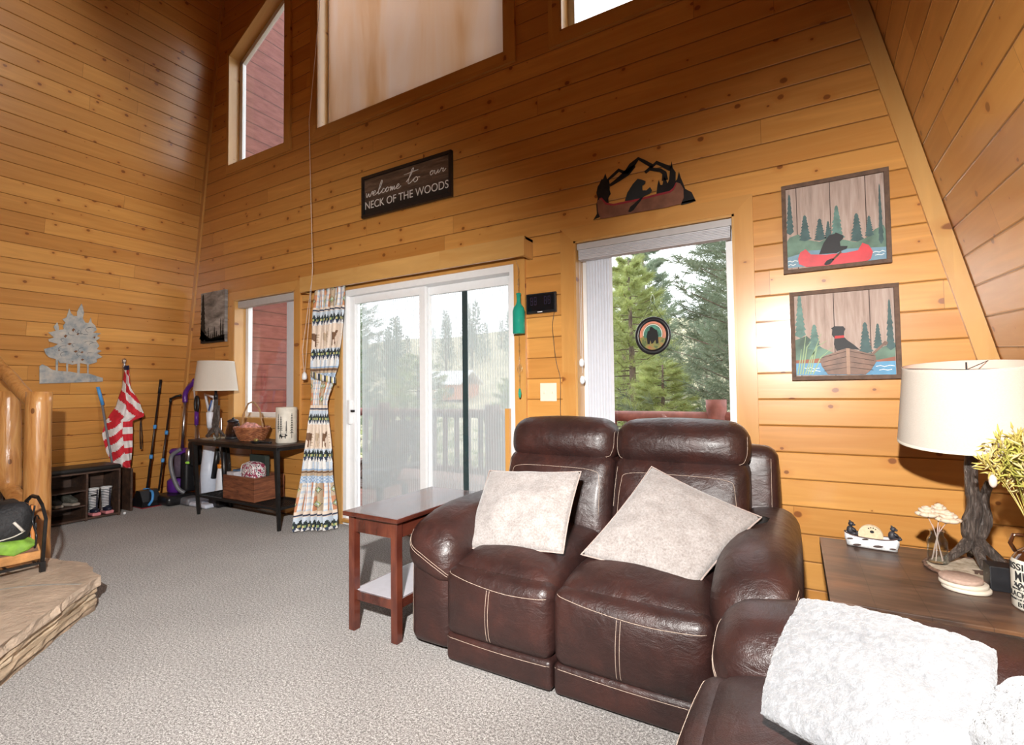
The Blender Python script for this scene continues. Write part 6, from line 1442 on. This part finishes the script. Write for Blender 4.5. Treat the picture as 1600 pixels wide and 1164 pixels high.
# railing
s = thing('deck_railing', 'dark red log railing with thick posts around the deck outside', 'railing', (-3, 2.4, -.07))
RY = 2.4
for (a, b) in ((-8.0, -5.5), (-5.5, -3.52), (-3.52, -.72), (-.72, 3.0)):
    bm = nb(); log(bm, (a, RY, .90), (b, RY, .90), .062, .062, a, 12); obj('top_rail', bm, M_dlog, s, True)
    bm = nb(); log(bm, (a, RY, .12), (b, RY, .12), .05, .05, b, 12); obj('bottom_rail', bm, M_dlog, s, True)
    n = int((b-a)/.185)
    for k in range(1, n): x = a+(b-a)*k/n; bm = nb(); log(bm, (x, RY, .12), (x, RY, .88), .036, .036, k, 8, 4); obj('baluster', bm, M_dlog, s, True)
for x, r_, h in ((-8.0,.08,1.05), (-5.5,.095,1.04), (-3.52,.11,1.02), (-.72,.105,1.09), (3.0,.1,1.05)):
    bm = nb(); log(bm, (x, RY, -.07), (x, RY, h), r_, r_, x, 14); obj('post', bm, M_dlog, s, True)
# slatted deck chair near the glass
s = thing('deck_chair', 'weathered slatted deck chair on the deck outside the sliding door', 'chair', (-3.9, .9, -.07))
M_dch = plain('grey_brown_slats', (.13,.10,.09), .8, var=.3)
for k in range(7):
    x = -4.20+k*.095; bm = nb(); a = V((x, .62, .28)); b = V((lerp(-4.0, x, .85), 1.25, .86)); t_ = V((.032, 0, 0)); n_ = V((0, -.012, .014))
    prism(bm, [a-t_, a+t_, b+t_, b-t_], n_); obj('back_slat', bm, M_dch, s)
for k in range(5): obj('seat_slat', bx(-4.25, -3.55, .30+k*.085, .30+k*.085+.07, .26, .28), M_dch, s)
for x in (-4.27, -3.56):
    for y in (.32, .68): obj('leg', bx(x, x+.05, y, y+.05, -.07, .26), M_dch, s)
    obj('armrest', bx(x-.03, x+.08, .25, .98, .43, .455), M_dch, s); obj('arm_support', bx(x, x+.05, .32, .37, .26, .43), M_dch, s)
# pine trees
def needle(c, nm):
    k = NT(nm, .6, spec=.3); v = k.obj(); k.color(k.ramp(k.noise(v, 1.1, 3), [(.35, tuple(x*.7 for x in c)), (.65, tuple(min(1, x*1.3) for x in c))]))
    out = k.t.nodes['Material Output']; tl = k.n('ShaderNodeBsdfTranslucent'); tl.inputs[0].default_value = tuple(c)+(1,); mx = k.n('ShaderNodeMixShader'); mx.inputs[0].default_value = .3
    k.l(k.b.outputs[0], mx.inputs[1]); k.l(tl.outputs[0], mx.inputs[2]); k.l(mx.outputs[0], out.inputs[0]); return k.m
M_n1 = needle((.24,.30,.21), 'pine_needles'); M_n2 = needle((.42,.48,.20), 'young_pine_needles'); M_n3 = needle((.16,.21,.16), 'far_pine_needles')
M_trunk = plain('pine_trunk', (.16,.12,.10), .9, var=.4, scale=6, bump=.5)
def pine_tree(H, R, nbr, tuft, nn, L, wid, seed, low=.08):
    rnd = random.Random(seed); tr = nb(); fo = nb()
    tube(tr, [(0,0,0), (.05,0,H*.5), (0,0,H)], [R*.075, R*.05, R*.008], 8)
    for i in range(nbr):
        t_ = low+(1-low)*(i+.5)/nbr; z = H*t_; a = i*2.4+rnd.random()*.8; r_ = R*(1-t_)**.75*(.7+.45*rnd.random())+.15
        d = V((math.cos(a), math.sin(a), 0)); p0 = V((0,0,z)); p1 = p0+d*r_*.5+V((0,0,-.02*r_)); p2 = p0+d*r_+V((0,0,.16*r_))
        tube(tr, [p0, p1, p2], [.012+.012*R*(1-t_), .012, .004], 4)
        for j in range(tuft):
            s_ = .18+.82*(j+rnd.random())/tuft; base = (p0.lerp(p1, s_*2) if s_ < .5 else p1.lerp(p2, s_*2-1)); sd = V((-d.y, d.x, 0))*rnd.gauss(0, .20)*r_*(1.15-s_)+V((0,0,rnd.gauss(0,.07)*r_)); c_ = base+sd
            ax_ = (d+sd*.8+V((0,0,.45))).normalized()
            for q in range(nn):
                dr = (ax_*.75+V((rnd.gauss(0,1), rnd.gauss(0,1), rnd.gauss(0,1)))*.55).normalized(); o_ = c_+ax_*rnd.random()*L*.9; w = dr.cross(V((rnd.random(), rnd.random(), rnd.random()))).normalized()*wid; e = o_+dr*L*(.7+.5*rnd.random())
                fo.faces.new([fo.verts.new(o_-w), fo.verts.new(o_+w), fo.verts.new(e)])
    return tr, fo
def tree_proto(nm, label, grp, mat, *a):
    t = thing(nm, label, 'tree', (0,0,0), grp); tr, fo = pine_tree(*a); obj('trunk', tr, M_trunk, t, True); obj('foliage', fo, mat, t); return t
def gz(x, y): return (-1.5+.21*max(0, y-50)+1.5*noise.noise(V((x*.03, y*.03, 0)))) if y > 3 else -1.6
pA = tree_proto('pine_tree', 'big dark green long needled pine at the right side of the large window view', None, M_n1, 8.5, 2.7, 110, 18, 34, .22, .0065, 1, .05)
pA.location = (-.35, 5.9, -1.9)
pB = tree_proto('young_pine', 'slim yellow green young pine at the left side of the large window view', None, M_n2, 5.6, 1.6, 90, 16, 30, .16, .0055, 2, .04)
pB.location = (-3.15, 7.6, -1.5)
copy_thing(pB, (-1.95, 5.4, -2.3), (0,0,2.1), (.95,.95,.70), 'low yellow green young pine just beyond the deck rail under the hanging suncatcher')
copy_thing(pB, (-4.1, 10.4, -1.8), (0,0,4.4), (1.35,1.35,1.15), 'taller yellow green young pine behind the left edge of the large window view')
copy_thing(pA, (-4.9, 15.5, -1.9), (0,0,1.3), (1.0,1.0,1.02), 'tall dark pine behind the young pines seen in the middle of the large window')
copy_thing(pA, (2.2, 10.5, -1.6), (0,0,2.7), (1.1,1.1,1.1), 'dark pine farthest right, half hidden by the frame of the large window')
copy_thing(pA, (-8.2, 17.5, -2.0), (0,0,3.3), (1.1,1.1,1.0), 'dark pine standing in the gap just left of the young pines, beyond the vertical blind')
copy_thing(pA, (1.2, 17.5, -1.9), (0,0,.7), (1.3,1.3,1.15), 'farther dark pine filling the gap at the right of the large window view')
copy_thing(pA, (-1.4, 12.2, -1.9), (0,0,5.1), (1.05,1.05,1.0), 'dark pine in the middle distance directly behind the nearest big pine')
copy_thing(pA, (-15.5, 10.5, -1.8), (0,0,4.1), (1,1,1.0), 'tall pine close behind the railing in the left pane of the sliding door')
copy_thing(pB, (-9.8, 8.2, -2.2), (0,0,.4), (1.2,1.2,.8), 'bushy young pine behind the railing in the left pane of the sliding door')
copy_thing(pB, (-8.3, 11.5, -2.4), (0,0,1.9), (1.2,1.2,.72), 'bushy young pine just left of the small house')
pC = tree_proto('distant_pine', 'hazy distant pine on the wooded slope behind the sliding door', 'distant pines on the slope', M_n3, 11, 2.1, 60, 7, 8, .45, .035, 3, .06)
pC.location = (-60, 75, gz(-60, 75)); rnd = random.Random(4)
PP = []
for i in range(400):
    if len(PP) > 62: break
    y = 48+rnd.random()*75; ang = math.radians(-29.8+rnd.uniform(-27, 27)); x = (y+3.2)*math.tan(ang)
    if abs(x+49*(y/60)) < 7 and y < 75: continue
    if any((x-a)**2+(y-b)**2 < 5.4**2 for a, b in PP): continue
    PP.append((x, y))
    s_ = .8+.45*rnd.random(); copy_thing(pC, (x, y, gz(x, y)-.3), (0,0,rnd.random()*6), (s_, s_, s_*(.85+.4*rnd.random())))
# house
s = thing('small_house', 'small orange house with a pale roof on the slope seen through the sliding door', 'house', (-46, 58, -1))
hx, hy, hz = -46.5, 58, gz(-46.5, 58)-.3
obj('walls', bx(hx-4, hx+4, hy-2.5, hy+2.5, hz, hz+2.3), plain('orange_house_paint', (.55,.22,.12), .8, bump=0), s)
obj('roof', prism(nb(), [(hx-4.6, hy-3.1, hz+2.2), (hx+4.6, hy-3.1, hz+2.2), (hx+4.6, hy, hz+4.2), (hx-4.6, hy, hz+4.2)], (0,0,.2)), plain('pale_metal_roof', (.75,.76,.78), .5, bump=0), s)
obj('roof', prism(nb(), [(hx-4.6, hy+3.1, hz+2.2), (hx+4.6, hy+3.1, hz+2.2), (hx+4.6, hy, hz+4.2), (hx-4.6, hy, hz+4.2)], (0,0,.2)), bpy.data.materials['pale_metal_roof'], s)
for x in (-2.5, 1.8): obj('window', bx(hx+x, hx+x+1.1, hy-2.56, hy-2.5, hz+.9, hz+1.8), plain('dark_house_glass', (.05,.06,.07), .2), s)
obj('door', bx(hx-.4, hx+.5, hy-2.56, hy-2.5, hz, hz+1.95), M_white, s)

# ---------------------------------------------------------------- light, camera, view
sc = bpy.context.scene
w = bpy.data.worlds.new('overcast_sky'); sc.world = w; w.use_nodes = True
nt = w.node_tree; bg = nt.nodes['Background']; tc = nt.nodes.new('ShaderNodeTexCoord'); no = nt.nodes.new('ShaderNodeTexNoise'); no.inputs['Scale'].default_value = 2.5
rp = nt.nodes.new('ShaderNodeValToRGB'); rp.color_ramp.elements[0].color = (.80,.87,.95,1); rp.color_ramp.elements[1].color = (1,1,1,1)
nt.links.new(tc.outputs['Generated'], no.inputs['Vector']); nt.links.new(no.outputs['Fac'], rp.inputs[0]); nt.links.new(rp.outputs[0], bg.inputs[0]); bg.inputs[1].default_value = SKY
def area(name, loc, rot, sx, sy, power, col=(1,1,1), portal=False, spread=None):
    l = bpy.data.lights.new(name, 'AREA'); l.shape = 'RECTANGLE'; l.size = sx; l.size_y = sy; l.energy = power; l.color = col
    if spread: l.spread = spread
    if portal: l.cycles.is_portal = True
    o = bpy.data.objects.new(name, l); C.objects.link(o); o.location = loc; o.rotation_euler = rot; return o
for k_, (x0, x1, z0, z1) in HOLES.items():
    area('window_daylight', ((x0+x1)/2, TW+.03, (z0+z1)/2), (-PI/2, 0, 0), x1-x0, z1-z0, 1, portal=True)
def spot(name, loc, target, power, size, cone, blend, col=(1,.97,.93)):
    l = bpy.data.lights.new(name, 'SPOT'); l.energy = power; l.spot_size = cone; l.spot_blend = blend; l.shadow_soft_size = size; l.color = col
    o = bpy.data.objects.new(name, l); C.objects.link(o); o.location = loc
    o.rotation_euler = (V(target)-V(loc)).to_track_quat('-Z', 'Y').to_euler(); return o
FL = V((-.04, -3.45, 1.22+FLASH_UP))
def dirv(az, el): az, el = math.radians(az), math.radians(el); return V((math.sin(az)*math.cos(el), math.cos(az)*math.cos(el), math.sin(el)))
spot('camera_flash', FL, FL+dirv(9, -23), FLASH, .035, math.radians(95), 1.0)
spot('camera_flash', FL+V((-.08,0,0)), FL+dirv(-54, -18), FLASH*1.4, .035, math.radians(90), 1.0)
# flash bounced off the low loft ceiling right above the camera, and an added soft fill, without a fixture, at the unseen back of the room
area('loft_bounce', (.50, -3.5, 2.5), (math.radians(62), 0, math.radians(20)), .7, .5, BOUNCE, (1,.96,.90), spread=math.radians(135))
area('rear_fill', (-3.0, -5.6, 2.6), (math.radians(-10), 0, 0), 3.0, 1.0, FILL, (1,.95,.88))
spot('left_wall_fill', (-.3, -1.9, 4.9), (-6.35, -3.3, 2.9), WALL_FILL, .18, math.radians(58), .35, (1,.96,.86))  # added out-of-view spot to brighten the left wall; the roof has no opening
cam = bpy.data.cameras.new('camera'); co = bpy.data.objects.new('camera', cam); C.objects.link(co)
cam.sensor_width = 36; cam.sensor_fit = 'HORIZONTAL'; cam.lens = 767.46/1600*36; cam.clip_start = .02; cam.clip_end = 600
yaw, pitch, roll = [math.radians(a) for a in (29.834, 2.007, -.666)]
f_ = V((-math.sin(yaw)*math.cos(pitch), math.cos(yaw)*math.cos(pitch), math.sin(pitch))); r_ = V((math.cos(yaw), math.sin(yaw), 0)); u_ = r_.cross(f_)
r2 = r_*math.cos(roll)+u_*math.sin(roll); u2 = -r_*math.sin(roll)+u_*math.cos(roll)
co.matrix_world = Matrix(((r2.x, u2.x, -f_.x, 0), (r2.y, u2.y, -f_.y, -3.2), (r2.z, u2.z, -f_.z, 1.22), (0, 0, 0, 1)))
sc.camera = co
sc.view_settings.view_transform = 'Standard'; sc.view_settings.look = 'None'; sc.view_settings.gamma = 1; sc.view_settings.use_curve_mapping = False; sc.view_settings.exposure = EXPO
